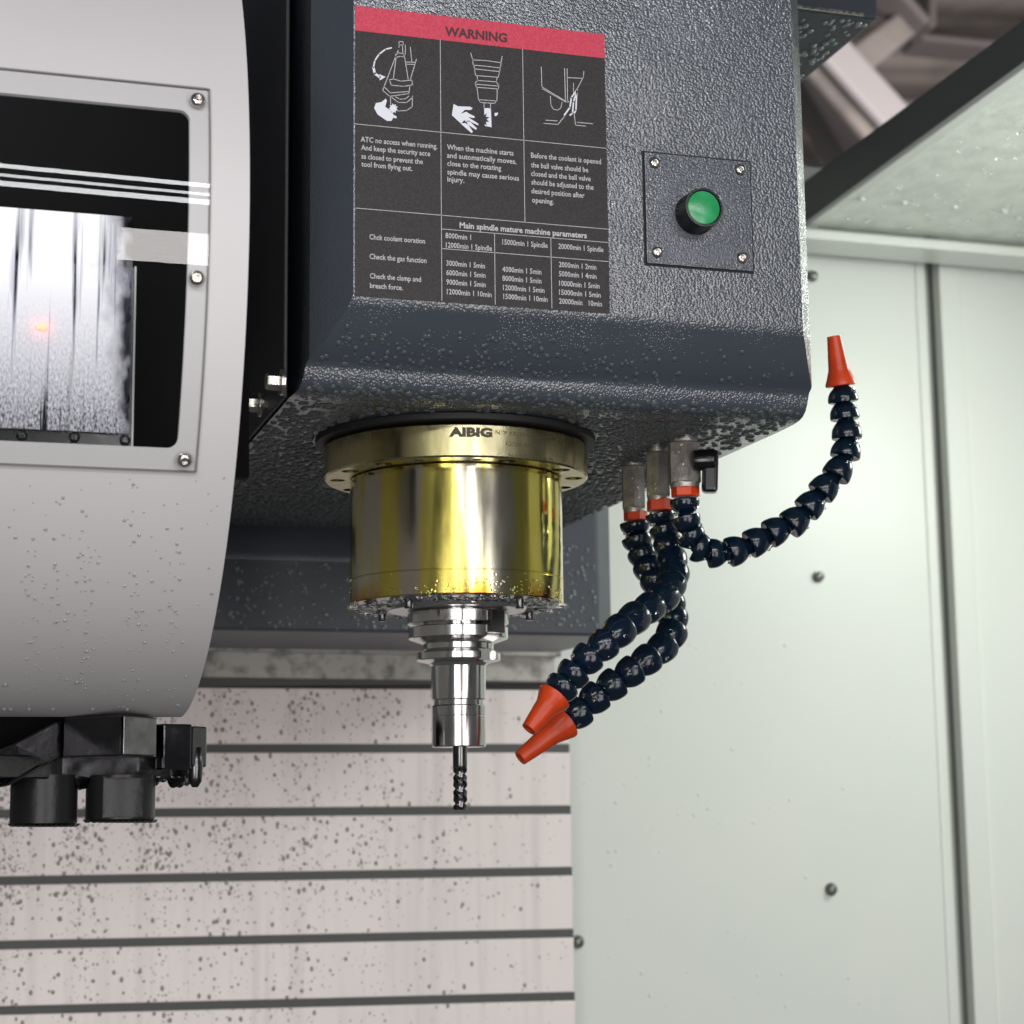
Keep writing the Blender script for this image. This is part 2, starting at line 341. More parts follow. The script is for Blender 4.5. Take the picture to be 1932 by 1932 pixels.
# a drop: half ellipsoid on a surface
DROP = []
for j in range(3):
    t = PI/2*j/3
    for k in range(7): DROP.append((math.cos(t)*math.cos(2*PI*k/7), math.cos(t)*math.sin(2*PI*k/7), math.sin(t)))
DROP.append((0, 0, 1))
DROPF = [(j*7+k, j*7+(k+1) % 7, (j+1)*7+(k+1) % 7, (j+1)*7+k) for j in range(2) for k in range(7)] + [(14+k, 14+(k+1) % 7, 21) for k in range(7)] + [tuple(range(6, -1, -1))]
def drops(name, parent, items, m):        # items: (pos, normal, radius, height, stretch-vector or None)
    mb = MB()
    for p, n, r, h, st in items:
        n = Vector(n).normalized(); t = Vector((0, 0, 1)) if abs(n.z) < 0.8 else Vector((1, 0, 0))
        u = (t - n*t.dot(n)).normalized(); w = n.cross(u); p = Vector(p) - n*h*0.08
        k = st if st else 1.0; tw = random.uniform(-0.25, 0.25)
        vs = []
        for x, y, z in DROP:
            vs.append(p + u*(x*r*k) + w*((y+tw*x*0.4)*r) + n*(z*h))
        mb.add(vs, DROPF)
    o = mb.build(name, m, parent, smooth=80); o['kind'] = 'stuff'; return o

def text_mesh(s, bold=0.012):
    cu = bpy.data.curves.new('t', 'FONT'); cu.body = s; cu.size = 1.0; cu.offset = bold; cu.resolution_u = 2
    o = bpy.data.objects.new('t', cu); COL.objects.link(o); bpy.context.view_layer.update()
    me = bpy.data.meshes.new_from_object(o.evaluated_get(bpy.context.evaluated_depsgraph_get()))
    vs = [v.co.copy() for v in me.vertices]; fs = [tuple(p.vertices) for p in me.polygons]
    bpy.data.objects.remove(o); bpy.data.curves.remove(cu); bpy.data.meshes.remove(me); return vs, fs

# socket-head button screw, shared mesh: dome with a hexagon recess, +Z outward
def screw_mesh(r, m, name='screw'):
    mb = MB(); mb.lathe([(r, 0), (r, r*0.18), (r*0.93, r*0.42), (r*0.75, r*0.62), (r*0.5, r*0.72), (r*0.46, r*0.72)], (0, 0, 0), seg=24, cap=False)
    n = 24; vs = []; fs = []
    for k in range(n):
        a = 2*PI*k/n; hexr = r*0.40/math.cos(((a+PI/6) % (PI/3)) - PI/6)*math.cos(PI/6)
        vs.append((r*0.46*math.cos(a), r*0.46*math.sin(a), r*0.72)); vs.append((hexr*math.cos(a), hexr*math.sin(a), r*0.70)); vs.append((hexr*math.cos(a), hexr*math.sin(a), r*0.28))
    for k in range(n):
        a, c = 3*k, 3*((k+1) % n); fs += [(a, c, c+1, a+1), (a+1, c+1, c+2, a+2)]
    fs.append(tuple(3*k+2 for k in range(n))); mb.add(vs, fs)
    return mb.mesh(name, m, smooth=40)

# ================================================================== BACKGROUND
# ---- back wall of the enclosure (pale green sheet)
YW = 2.12
def rectY(x0, x1, z0, z1, Y): return [(x0, Y, z0), (x1, Y, z0), (x1, Y, z1), (x0, Y, z1)]
xs_top, xs_bot = P(1728, 470, YW), P(1790, 1932, YW)
zA, zB = P(1700, 2100, YW).z, P(1700, 330, YW).z
xA0 = P(960, 1500, YW).x; xA1 = (xs_top.x+xs_bot.x)/2
wall = thing('enclosure_wall', 'pale green sheet steel back wall of the machine with small bolt heads', 'wall', (xA1, YW, zA))
mb = MB(); mb.extrude(rectY(xA0, xA1, zA, zB, YW), (0, 0.02, 0)); mb.build('sheet_panel', M_wall, wall, bevel=0.003)
xp = xA1
mb = MB(); mb.extrude(rectY(xp+0.002, xp+0.017, zA, zB, YW+0.004), (0, 0.02, 0)); mb.build('edge_strip', M_wall, wall, bevel=0.003)
mb = MB(); mb.lathe([(0.0085, zA), (0.0085, zB)], (xp+0.0265, YW+0.030, 0), seg=20); mb.build('grey_post', M_wall2, wall, smooth=40)
mb = MB(); mb.extrude(rectY(xp-0.02, xp+0.06, zA, zB, YW+0.045), (0, 0.01, 0)); mb.build('recess_back', M_wall2, wall)
mb = MB(); mb.extrude(rectY(xp+0.033, xp+0.066, zA, zB, YW-0.004), (0, 0.02, 0)); mb.build('folded_strip', M_wall, wall, bevel=0.003)
mb = MB(); mb.extrude(rectY(xp+0.0675, xp+0.7, zA, zB, YW+0.002), (0, 0.02, 0)); mb.build('sheet_panel', M_wall, wall, bevel=0.003)
mb = MB(); mb.extrude([(1.56, 0.75, zA), (1.56, YW+0.02, zA), (1.56, YW+0.02, zB), (1.56, 0.75, zB)], (0.01, 0, 0)); mb.build('side_panel', M_wall, wall)
bolt_me = MB(); bolt_me.lathe([(0.0080, 0), (0.0080, 0.0018), (0.0062, 0.0019), (0.0060, 0.006), (0.0045, 0.0095), (0.0018, 0.0105)], (0, 0, 0), seg=16)
bolt_me = bolt_me.mesh('bolt', mat('dull_bolt_steel', (0.16, 0.16, 0.155), 0.35, 1.0), smooth=40)
for x, y in ((1543, 1088), (1567, 1678), (1089, 1777), (1531, 522)):
    place(bolt_me, 'bolt', wall, P(x, y, YW), (0, -1, 0))
it = []
for k in range(130):
    x = random.uniform(1100, 1700) if random.random() < 0.5 else random.gauss(1250, 130); y = random.uniform(1150, 1930)
    if x < 1095 or x > 1720: continue
    p = P(x, y, YW); r = random.choice((0.0009, 0.0012, 0.0016, 0.0022)); it.append((p, (0, -1, 0), r, r*0.6, 1.1))
drops('water_drops', wall, it, M_wall)

# ---- telescopic column cover: slats with rubber wipers
ang = math.radians(4.0)
NS = Vector((math.sin(ang), -math.cos(ang), 0)); PS0 = P(720, 1500, 2.02)
def Q(x, y, off=0.0): return PPL(x, y, PS0 + NS*off, NS)
cover = thing('column_way_cover', 'pale pinkish telescopic slat cover spattered with dark coolant drops', 'slat cover', Q(1078, 1932))
XL = -40
def gy(yl, yr, x): return yl + (yr-yl)*(x-360.7)/(1076-360.7)
gr = [(1295, 1300), (1404, 1404), (1525, 1520), (1648, 1636), (1768, 1753), (1890, 1872), (2012, 1990)]
gh = 16
redge = lambda y: 1074.5 + (y-1412)*0.0215
mbs = []
for i in range(len(gr)-1):
    a, b2 = gr[i], gr[i+1]
    top = lambda x: gy(a[0], a[1], x) + (gh if i else 2); bot = lambda x: gy(b2[0], b2[1], x)
    xr = redge(a[1]+50)
    mb = MB(); pts = [Q(XL, bot(XL)), Q(xr, bot(xr)), Q(xr, top(xr)), Q(XL, top(XL))]
    mb.extrude(pts, -NS*0.004); mb.build('slat', M_slat, cover, bevel=0.0012)
    if i < len(gr)-2:
        mb = MB(); xr2 = redge(b2[1]); pts = [Q(XL, bot(XL)+gh, -0.0012), Q(xr2, bot(xr2)+gh, -0.0012), Q(xr2, bot(xr2), -0.0012), Q(XL, bot(XL), -0.0012)]
        mb.extrude(pts, -NS*0.006); mb.build('rubber_wiper', M_rubber, cover)
# carrier sheet behind the slats and the dirty top frame
mb = MB(); mb.extrude([Q(XL, 2010, -0.013), Q(1066, 2010, -0.013), Q(1056, 1280, -0.013), Q(XL, 1280, -0.013)], -NS*0.01); mb.build('carrier_sheet', M_rubber, cover)
def frame_bar(name, y0l, y0r, y1l, y1r, xr, off, th, m):
    mb = MB(); f0 = lambda x: gy(y0l, y0r, x); f1 = lambda x: gy(y1l, y1r, x)
    mb.extrude([Q(XL, f1(XL), off), Q(xr, f1(xr), off), Q(xr, f0(xr), off), Q(XL, f0(XL), off)], -NS*th); return mb.build(name, m, cover, bevel=0.002)
frame_bar('frame_bar', 1225, 1238, 1277, 1287, 1048, 0.012, 0.03, M_frame)
frame_bar('frame_ledge', 1190, 1196, 1226.5, 1239.5, 1060, 0.03, 0.05, M_frame)
frame_bar('rubber_seal', 1277, 1287, 1296, 1290, 1050, 0.004, 0.02, M_rubber)
for x in (455, 683):
    place(bolt_me, 'bolt', cover, Q(x, 1201, 0.031), NS - Vector((0, 0, 0.5)))
it = []; it2 = []
for k in range(15000):
    x = random.uniform(-5, 1070); y = random.uniform(1300, 1930)
    dens = max(0.0, 1.0 - x/1000.0) * (1.15 if y < 1700 else 0.45) * (0.55 + 0.45*math.sin(x*0.045+1.0))
    if random.random() > dens + 0.03: continue
    g = False
    for a in gr[1:]:
        yy = gy(a[0], a[1], x)
        if yy-1 < y < yy+gh+2: g = True
    if g: continue
    r = random.choice((0.6, 0.6, 0.7, 0.7, 0.8, 0.8, 1.0, 1.0, 1.2, 1.5, 1.9, 2.7))*0.00078
    it.append((Q(x, y), NS, r, r*0.45, random.uniform(1.0, 1.6)))
for k in range(420):
    x = random.uniform(300, 1070); y = random.uniform(1300, 1930)
    if random.random() < 0.5:
        a = random.choice(gr[1:6]); y = gy(a[0], a[1], x) + gh + random.uniform(-14, 4)
    g = any(gy(a[0], a[1], x)-1 < y < gy(a[0], a[1], x)+gh+1 for a in gr[1:])
    r = random.choice((0.7, 0.9, 1.1, 1.4))*0.0010
    it2.append((Q(x, y, -0.004 if g else 0), NS, r, r*0.6, 1.1))
drops('dark_drops', cover, it, M_dark_drop); drops('clear_drops', cover, it2, M_milk)

# ---- roof of the enclosure at upper right: panel, dark side beam, folded rear lip
zr = P(1521, 431, 2.05).z
roof = thing('enclosure_roof', 'pale green roof sheet edged by a dark grey beam beside an open gap', 'machine roof', P(1521, 431, 2.05))
xb = P(1521, 431, 2.05).x
tl = lambda Y, k=0.028: (2.05-Y)*k
mb = MB(); mb.extrude([(xb, 2.04, zr+tl(2.04)), (xb+0.9, 2.04, zr+tl(2.04)), (xb+0.9, 1.1, zr+tl(1.1)), (xb, 1.1, zr+tl(1.1))], (0, 0, 0.004)); mb.build('roof_sheet', M_roofsheet, roof)
ztop = P(1519, 344, 2.05).z
mb = MB(); mb.extrude([(xb-0.003, 2.06, zr+0.006), (xb-0.003, 2.06, ztop), (xb-0.003, 1.1, ztop+0.008), (xb-0.003, 1.1, zr+0.006+tl(1.1))], (0.03, 0, 0)); mb.build('side_beam', M_beam, roof, bevel=0.003)
mb = MB(); mb.extrude([(xb-0.006, 2.06, zr-0.002), (xb-0.006, 1.1, zr-0.002+tl(1.1)), (xb+0.012, 1.1, zr-0.002+tl(1.1)), (xb+0.012, 2.06, zr-0.002)], (0, 0, 0.007)); mb.build('edge_strip', M_wall, roof, bevel=0.0015)
z1 = P(1700, 447, 2.03).z; z2 = P(1700, 464, 2.03).z; zf = zr-0.001
mb = MB(); mb.extrude([(xb-0.05, 2.055, z1), (xb+0.9, 2.055, z1), (xb+0.9, 2.042, zf), (xb-0.05, 2.042, zf)], (0, 0.02, 0)); mb.build('rear_flange', M_wall, roof, bevel=0.002)
mb = MB(); mb.extrude([(xb-0.05, 2.03, z2), (xb+0.9, 2.03, z2), (xb+0.9, 2.03, z1), (xb-0.05, 2.03, z1)], (0, 0.06, 0)); mb.build('rear_lip', M_wall, roof, bevel=0.002)
riv = MB(); riv.lathe([(0.0045, 0), (0.004, 0.002), (0.002, 0.0032)], (0, 0, 0), seg=10); riv = riv.mesh('rivet', M_wall, smooth=60)
for x, y in ((1625, 381), (1705, 388), (1800, 396), (1893, 403)):
    p = PZ(x, y-6, zr); place(riv, 'rivet', roof, (p.x, min(p.y, 2.03), zr), (0, 0, -1))
it = []
for k in range(260):
    x = random.uniform(xb+0.02, xb+0.5); y = random.uniform(1.3, 2.02); r = random.uniform(0.0015, 0.004)
    it.append(((x, y, zr), (0, 0, -1), r, r*0.5, 1.0))
drops('water_drops', roof, it, M_water)

# ---- hall roof far behind
hall = thing('hall_roof', 'blurred brown grey hall roof with crossing steel beams', 'hall roof', P(1700, 380, 7.6))
mb = MB(); n = 46; vs = []; fs = []
for i in range(n+1):
    y = -420 + 1000*i/n; d = 0.10*math.sin(i*1.25)
    vs += [P(1380, y, 7.6+d), P(2120, y, 7.6+d)]
for i in range(n): fs.append((2*i, 2*i+1, 2*i+3, 2*i+2))
mb.add(vs, fs)
for i in range(n): pass
ob = mb.build('roof_deck', M_ceil, hall, smooth=80); sm = ob.modifiers.new('solid', 'SOLIDIFY'); sm.thickness = 0.02
def hall_beam(pts, Y, th, m):
    mb = MB(); mb.extrude([P(x, y, Y) for x, y in pts], (0, th, 0)); mb.build('roof_beam', m, hall, bevel=0.02)
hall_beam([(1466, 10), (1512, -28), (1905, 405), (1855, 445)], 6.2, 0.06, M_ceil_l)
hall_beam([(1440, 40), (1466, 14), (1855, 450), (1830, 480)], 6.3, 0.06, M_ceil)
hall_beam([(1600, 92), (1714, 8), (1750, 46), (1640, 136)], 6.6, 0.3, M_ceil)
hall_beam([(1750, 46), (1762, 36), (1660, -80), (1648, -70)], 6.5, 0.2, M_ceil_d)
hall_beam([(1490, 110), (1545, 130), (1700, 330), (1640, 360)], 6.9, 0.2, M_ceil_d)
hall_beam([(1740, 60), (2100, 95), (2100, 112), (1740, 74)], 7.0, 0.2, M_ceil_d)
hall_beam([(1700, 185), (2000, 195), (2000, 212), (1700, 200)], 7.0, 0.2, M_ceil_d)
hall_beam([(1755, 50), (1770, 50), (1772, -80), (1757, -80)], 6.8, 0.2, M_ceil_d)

# ================================================================== SPINDLE HEAD
YF, YC, YL, YB = 1.107, 1.135, 1.158, 1.745
xFL, xFR = P(667, 300, YF).x, P(1503, 300, YF).x
xCL, xCR = P(585, 400, YC).x, P(1527, 600, YC).x
zb = P(667, 566, YF).z; zl = P(850, 766, YL).z; zt = P(900, -90, YF).z+0.40
head = thing('spindle_housing', 'dark slate hammer-painted milling head casing with warning label and green button', 'spindle housing', (xFL, YF, zl))
def side_x(Y, left):                       # outline in plan: front face, chamfer, then straight flank
    t = min(1.0, max(0.0, (Y-YF)/(YC-YF)))
    if left: return xFL + (xCL-xFL)*t - max(0, min(Y, YL)-YC)*0.35
    return xFR + (xCR-xFR)*t - max(0, min(Y, YL)-YC)*0.1
z1c = P(585, 690, YC).z
prof = [(YF, zt), (YF, zb+0.004), (YF+0.0012, zb), (YF+0.004, zb-0.004)]     # (Y, z): face, bend, slope, roll
for k in range(1, 9):
    t = k/8; prof.append((YF+0.004 + (YC+0.004-YF-0.004)*t, zb-0.004 + (z1c+0.002-zb+0.004)*t - 0.003*math.sin(PI*t)))
y0, z0 = prof[-1]
rr = 0.020
for k in range(1, 11):                     # the roll: steep, then curling under
    t = k/10; prof.append((y0 + 0.010*t + 0.020*t**4, z0 - (z0-zl)*math.sin(t*PI/2)))
ylip = prof[-1][0]
prof += [(ylip+0.02, zl-0.0003), (1.30, zl-0.0003), (1.50, zl-0.0003), (1.70, zl-0.0003)]
mb = MB(); rows = []
nx = 24
for (Y, z) in prof:
    row = []
    l, r = side_x(Y, True), side_x(Y, False)
    for i in range(nx+1): row.append(Vector((l + (r-l)*i/nx, Y, z)))
    rows.append(row)
vs = [v for row in rows for v in row]; w1 = nx+1
fs = [(j*w1+i, j*w1+i+1, (j+1)*w1+i+1, (j+1)*w1+i) for j in range(len(rows)-1) for i in range(nx)]
mb.add(vs, fs)
front = mb.build('front_casing', M_paint, head, smooth=50)
# flanks: chamfer strip and side, cut by the same profile
def flank(left, m, name):
    mb = MB(); pf = [(Y, z) for Y, z in prof if Y <= ylip+0.021]
    vs = []; fs = []
    for Y, z in pf: vs.append(Vector((side_x(Y, left), Y, z)))
    # chamfer edge points at YC for the levels above
    for Y, z in pf: vs.append(Vector((side_x(max(Y, YC), left), max(Y, YC), z)))
    back = 2.0
    for Y, z in pf: vs.append(Vector((side_x(YL, left), back, z)))
    n = len(pf)
    for j in range(n-1):
        fs.append((j, j+1, n+j+1, n+j)); fs.append((n+j, n+j+1, 2*n+j+1, 2*n+j))
    mb.add(vs, fs); bm = bmesh.new()
    o = mb.build(name, m, head, smooth=25)
    me = o.data; bm.from_mesh(me); bmesh.ops.remove_doubles(bm, verts=bm.verts, dist=1e-5); bmesh.ops.dissolve_degenerate(bm, dist=1e-6, edges=bm.edges); bm.to_mesh(me); bm.free(); return o
flank(True, M_paint, 'left_flank'); flank(False, M_paint, 'right_flank')
# side cover plate with a seam and two hexagon bolts on the left flank
def flank_Y(xpx, ypx):
    d = ray(xpx, ypx); X = side_x(YL, True); t = X/d.x; return CAM + d*t
xs = side_x(YL, True)
a = flank_Y(541, 600)
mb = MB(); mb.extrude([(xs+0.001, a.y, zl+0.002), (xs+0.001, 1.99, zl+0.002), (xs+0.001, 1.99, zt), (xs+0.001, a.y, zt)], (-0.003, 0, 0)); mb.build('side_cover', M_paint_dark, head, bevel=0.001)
bolt_hex = MB(); bolt_hex.lathe([(0.0085, 0), (0.0085, 0.0022)], (0, 0, 0), seg=20)
bolt_hex.lathe([(0.0052, 0.002), (0.0056, 0.004), (0.0056, 0.0105), (0.0048, 0.0118)], (0, 0, 0), seg=6); bolt_hex = bolt_hex.mesh('hexagon_bolt', M_screw, smooth=30)
for x, y in ((541, 722), (500, 764)):
    p = flank_Y(x, y); place(bolt_hex, 'hexagon_bolt', head, (xs-0.002, p.y, max(p.z, zl+0.011)), (-1, 0, 0))
# rear casting behind the spindle, with a filleted shoulder
zcb = P(500, 1190, YB).z; xr_ = P(1128, 1080, YB).x; xr2 = P(1152, 1080, YB+0.03).x; xl_ = side_x(YL, True)-0.55
xh = side_x(YL, False)-0.001
pr = [(1.69, zl-0.0002)] + [(1.70+0.0455*math.sin(k/8*PI/2), zl-0.030+0.030*math.cos(k/8*PI/2)) for k in range(0, 9)] + [(YB+0.0005, zl-0.034)]
mb = MB(); vs = []; fs = []
for Y, z in pr: vs += [Vector((xl_, Y, z)), Vector((xh, Y, z))]
for j in range(len(pr)-1): fs.append((2*j, 2*j+1, 2*j+3, 2*j+2))
mb.add(vs, fs); mb.build('shoulder_fillet', M_cast, head, smooth=60)
mb = MB(); mb.prism([(xl_, YB), (xr_, YB), (xr2, YB+0.03), (xr2, YB+0.2), (xl_, YB+0.2)], zcb, zl+0.75)
mb.build('rear_casting', M_cast, head, bevel=0.003)
# upper wing seen beside the casing at top right
zw = P(1570, 25, 1.36).z; xw = P(1657, 10, 1.36).x
mb = MB(); mb.prism([(xCR-0.06, 1.36), (xw, 1.36), (xw, 1.68), (xCR-0.06, 1.68)], zw, zw+0.15); mb.build('upper_wing', M_wing, head, bevel=0.003)
mb = MB(); mb.extrude([(xCR-0.06, 1.3585, zw+0.0005), (xw-0.015, 1.3585, zw+0.0005), (xw-0.015, 1.3585, zw+0.003), (xCR-0.06, 1.3585, zw+0.003)], (0, 0.001, 0)); mb.build('bright_edge', M_screw, head)

# ---- warning label (print is flat)
YLB = YF-0.0005
def LB(x, y, d=0.0): p = P(x, y, YF); return Vector((p.x, YF-d, p.z))
z2 = lambda a, b: (649.2+a*0.2676, b*0.2676)
z3 = lambda a, b: (649.2+a*0.2676, 300.6+b*0.2676)
lt0, lt1 = LB(669.5, 11), LB(1140.3, 65.6); lb0, lb1 = LB(670.3, 558.5), LB(1149.6, 592.3)
lx0, lx1 = (lt0.x+lb0.x)/2, (lt1.x+lb1.x)/2; lzt, lzb = (lt0.z+lt1.z)/2, (lb0.z+lb1.z)/2
r0, r1 = LB(*z2(75, 217)), LB(*z2(1832, 412)); zred = (r0.z+r1.z)/2
mb = MB(); mb.extrude([(lx0, YF-0.0004, lzb), (lx1, YF-0.0004, lzb), (lx1, YF-0.0004, zred), (lx0, YF-0.0004, zred)], (0, 0.0003, 0)); label = mb.build('warning_label', M_label, head)
mb = MB(); mb.extrude([(lx0, YF-0.0005, zred), (lx1, YF-0.0005, zred), (lx1, YF-0.0005, lzt), (lx0, YF-0.0005, lzt)], (0, 0.0004, 0)); mb.build('red_header', M_red, label)
def snap(p):                                # keep rows level in the label plane
    return p
def ribbon(mb, pts, w, d=0.0007):
    ps = [Vector((p.x, YF-d, p.z)) for p in pts]
    for a, b2 in zip(ps[:-1], ps[1:]):
        t = b2-a
        if t.length < 1e-6: continue
        t.normalize(); nrm = Vector((-t.z, 0, t.x))*w/2; e = t*w*0.3
        mb.add([a-nrm-e, b2-nrm+e, b2+nrm+e, a+nrm-e], [(0, 1, 2, 3)])
lines = MB(); LW = 0.00042
def hline(pa, pb):
    a, b2 = LB(*pa), LB(*pb); z = (a.z+b2.z)/2; ribbon(lines, [Vector((a.x, 0, z)), Vector((b2.x, 0, z))], LW)
    return z
za = hline(z2(70, 875), z2(1845, 1048)); zbm = hline(z3(80, 345), z3(1855, 495)); zc_ = hline(z3(690, 497), z3(1855, 585)); zd = hline(z3(690, 632), z3(1858, 722))
def vline(xpx, ypx, ztop_, zbot_):
    x = LB(xpx, ypx).x; ribbon(lines, [Vector((x, 0, ztop_)), Vector((x, 0, zbot_))], LW)
vline(831.5, 300, zred, lzb+0.0008); vline(987.5, 250, zred, zbm); vline(933, 500, zc_, lzb+0.0008); vline(1039.7, 520, zc_, lzb+0.0008)
lines.build('table_lines', M_print, label)
def put_text(mb, s, start, xend, hpx=11.0, d=0.0008, bold=0.016):
    vs, fs = text_mesh(s, bold)
    x0 = min(v.x for v in vs); x1 = max(v.x for v in vs)
    a = LB(*start); xe = LB(xend, start[1]).x; sx = (xe-a.x)/(x1-x0); sy = hpx*mpp(a)/0.70
    mb.add([(a.x+(v.x-x0)*sx, YF-d, a.z+(v.y-0.30)*sy) for v in vs], fs)
tx = MB()
X3 = lambda a: 649.2+a*0.2676
T = [("ATC no access when running.", z2(115, 985), 655), ("And keep the security acce", z2(118, 1043), 605), ("ss closed to prevent the", z2(120, 1105), 553), ("tool from flying out.", z2(120, 1160), 478),
     ("When the machine starts", z2(723, 1040), 1192), ("and automatically moves,", z2(723, 1098), 1212), ("close to the rotating", z2(725, 1155), 1105), ("spindle may cause serious", z3(725, 92), 1230), ("injury.", z3(725, 143), 845),
     ("Before the coolant is opened", z2(1315, 1098), 1808), ("the ball valve should be", z3(1315, 42), 1718), ("closed and the ball valve", z3(1315, 103), 1735), ("should be adjusted to the", z3(1318, 163), 1755), ("desired position after", z3(1318, 226), 1692), ("opening.", z3(1322, 290), 1475),
     ("Chck coolant ooration", z3(177, 550), 568), ("Check the gas function", z3(177, 688), 580), ("Check the clamp and", z3(180, 825), 540), ("breach force.", z3(180, 893), 412),
     ("8000min 1", z3(712, 541), 893), ("12000min 1 Spindle", z3(715, 607), 1040), ("15000min 1 Spindle", z3(1113, 586), 1432), ("20000min 1 Spindle", z3(1508, 616), 1825),
     ("3000min 1 5min", z3(718, 735), 990), ("6000min 1 5min", z3(718, 802), 995), ("9000min 1 5min", z3(718, 868), 995), ("12000min 1 10min", z3(722, 936), 1038),
     ("4000min 1 5min", z3(1113, 778), 1388), ("8000min 1 5min", z3(1113, 842), 1388), ("12000min 1 5min", z3(1118, 907), 1410), ("15000min 1 10min", z3(1120, 970), 1432),
     ("2000min 1 2min", z3(1512, 745), 1775), ("5000min 1 4min", z3(1512, 810), 1777), ("10000min 1 5min", z3(1513, 877), 1798), ("15000min 1 5min", z3(1513, 940), 1806), ("20000min   10min", z3(1513, 1003), 1815)]
for s, st, xe in T: put_text(tx, s, st, X3(xe), 10.2)
put_text(tx, "Main spindle mature machine parameters", z3(812, 468), X3(1708), 11.0, bold=0.03)
tx.build('lettering', M_print, label)
tw = MB(); put_text(tw, "WARNING", z2(708, 225), X3(1146), 17.5, bold=0.03); tw.build('header_lettering', M_printd, label)
pics = [MB(), MB(), MB()]; LWP = 0.00050
def pl(pts, w=LWP): ribbon(pic, [LB(*z2(*p)) for p in pts], w)
for pts in ([(385, 295), (415, 297), (415, 322), (385, 320), (385, 295)], [(388, 320), (375, 385)], [(410, 320), (412, 378)], [(360, 385), (380, 375), (418, 382), (425, 405), (395, 400), (362, 408), (360, 385)], [(365, 405), (345, 560)], [(425, 405), (450, 562)], [(385, 340), (270, 640)], [(430, 320), (430, 385)], [(465, 335), (475, 435)], [(435, 440), (495, 442)], [(440, 455), (490, 457)], [(508, 420), (466, 562)], [(318, 565), (345, 560), (400, 575), (475, 568), (482, 600), (420, 612), (330, 603), (318, 565)], [(270, 640), (320, 682), (455, 662), (462, 605)], [(278, 612), (325, 658), (452, 648)], [(325, 682), (327, 740)], [(480, 680), (478, 755), (440, 782), (375, 785)], [(335, 690), (380, 725), (440, 725), (480, 690)], [(360, 685), (390, 702), (430, 700), (455, 680)], [(350, 780), (370, 775)],
            [(890, 375), (905, 425)], [(1112, 400), (1105, 440)], [(905, 425), (1000, 430), (1105, 445), (1100, 482), (1000, 470), (908, 462), (905, 425)], [(915, 488), (1095, 508)], [(912, 462), (925, 535)], [(1100, 480), (1085, 548)], [(925, 535), (1085, 548)], [(935, 540), (940, 570), (920, 590), (930, 618), (1085, 630), (1090, 605), (1070, 580), (1078, 550)], [(940, 570), (1070, 580)], [(922, 596), (1088, 610)], [(935, 620), (945, 705), (1075, 715), (1078, 630)], [(950, 710), (960, 725), (1060, 732), (1070, 715)], [(985, 730), (985, 770)], [(1030, 733), (1030, 770)],
            [(1388, 475), (1392, 615), (1575, 725), (1582, 715)], [(1395, 628), (1560, 722)], [(1552, 485), (1558, 712)], [(1570, 487), (1573, 715)], [(1688, 505), (1685, 545), (1640, 630)], [(1575, 550), (1680, 555)], [(1615, 590), (1615, 660)], [(1452, 680), (1455, 740), (1470, 770), (1500, 780), (1525, 765), (1535, 722)], [(1405, 872), (1505, 880), (1550, 825)], [(1420, 850), (1500, 855)], [(1620, 810), (1630, 885), (1700, 892)], [(1640, 865), (1750, 875)]):
    xm = sum(p[0] for p in pts)/len(pts); pic = pics[0 if xm < 670 else 1 if xm < 1260 else 2]; pl(pts)
for q in pics: q.build('pictogram', M_print, label)
pw = MB()
def flush(name):
    global pw
    pw.build(name, M_printw, label); pw = MB()
def poly(pts, mb=None, d=0.0007): (mb or pw).add([LB(*z2(*p), d) for p in pts], [tuple(range(len(pts)))])
def fan(c, pts, mb=None, d=0.0007):
    n = len(pts); (mb or pw).add([LB(*z2(*c), d)] + [LB(*z2(*p), d) for p in pts], [(0, i+1, (i+1) % n+1) for i in range(n)])
def star(c, r1_, r2_, n, mb, d): fan(c, [(c[0]+(r1_ if k % 2 else r2_)*math.cos(PI*k/n), c[1]+(r1_ if k % 2 else r2_)*math.sin(PI*k/n)*1.1) for k in range(2*n)], mb, d)
fan((270, 775), [(210, 765), (222, 730), (262, 722), (292, 698), (300, 712), (288, 755), (320, 778), (345, 810), (370, 825), (366, 838), (345, 832), (332, 855), (300, 855), (235, 810)])
star((345, 768), 33, 22, 9, pw, 0.0008); flush('hand_symbol')
fan((820, 805), [(770, 735), (800, 752), (885, 755), (905, 765), (890, 778), (850, 778), (872, 800), (920, 824), (915, 835), (872, 828), (845, 840), (758, 815)])
fan((845, 846), [(872, 828), (945, 875), (944, 887), (878, 856), (858, 868), (820, 872), (758, 815), (845, 840)])
poly([(878, 852), (935, 908), (927, 918), (850, 868)]); poly([(862, 866), (906, 930), (898, 942), (822, 876), (845, 850)]); flush('hand_symbol')
poly([(985, 765), (1033, 765), (1038, 900), (990, 890)]); flush('tool_symbol'); poly([(1058, 800), (1082, 796), (1084, 806), (1070, 822), (1060, 820)]); flush('chip_symbol')
for pts, ww in (([(332, 340), (290, 350), (245, 385), (215, 430), (205, 480)], 0.0009), ([(205, 480), (215, 520), (250, 548)], 0.0016)):
    ribbon(pw, [LB(*z2(*p)) for p in pts], ww)
poly([(246, 526), (291, 545), (250, 570)]); flush('arrow_symbol')
for pts, ww in (([(1640, 635), (1600, 690), (1590, 760), (1550, 815)], 0.0010), ([(1640, 640), (1615, 720), (1608, 800), (1590, 815)], 0.0010), ([(1638, 640), (1632, 780), (1620, 800)], 0.0010)):
    ribbon(pw, [LB(*z2(*p)) for p in pts], ww)
flush('jet_symbol')
pd = MB(); star((975, 845), 48, 26, 10, pd, 0.0010); pd.build('spark_mark', M_label, label)

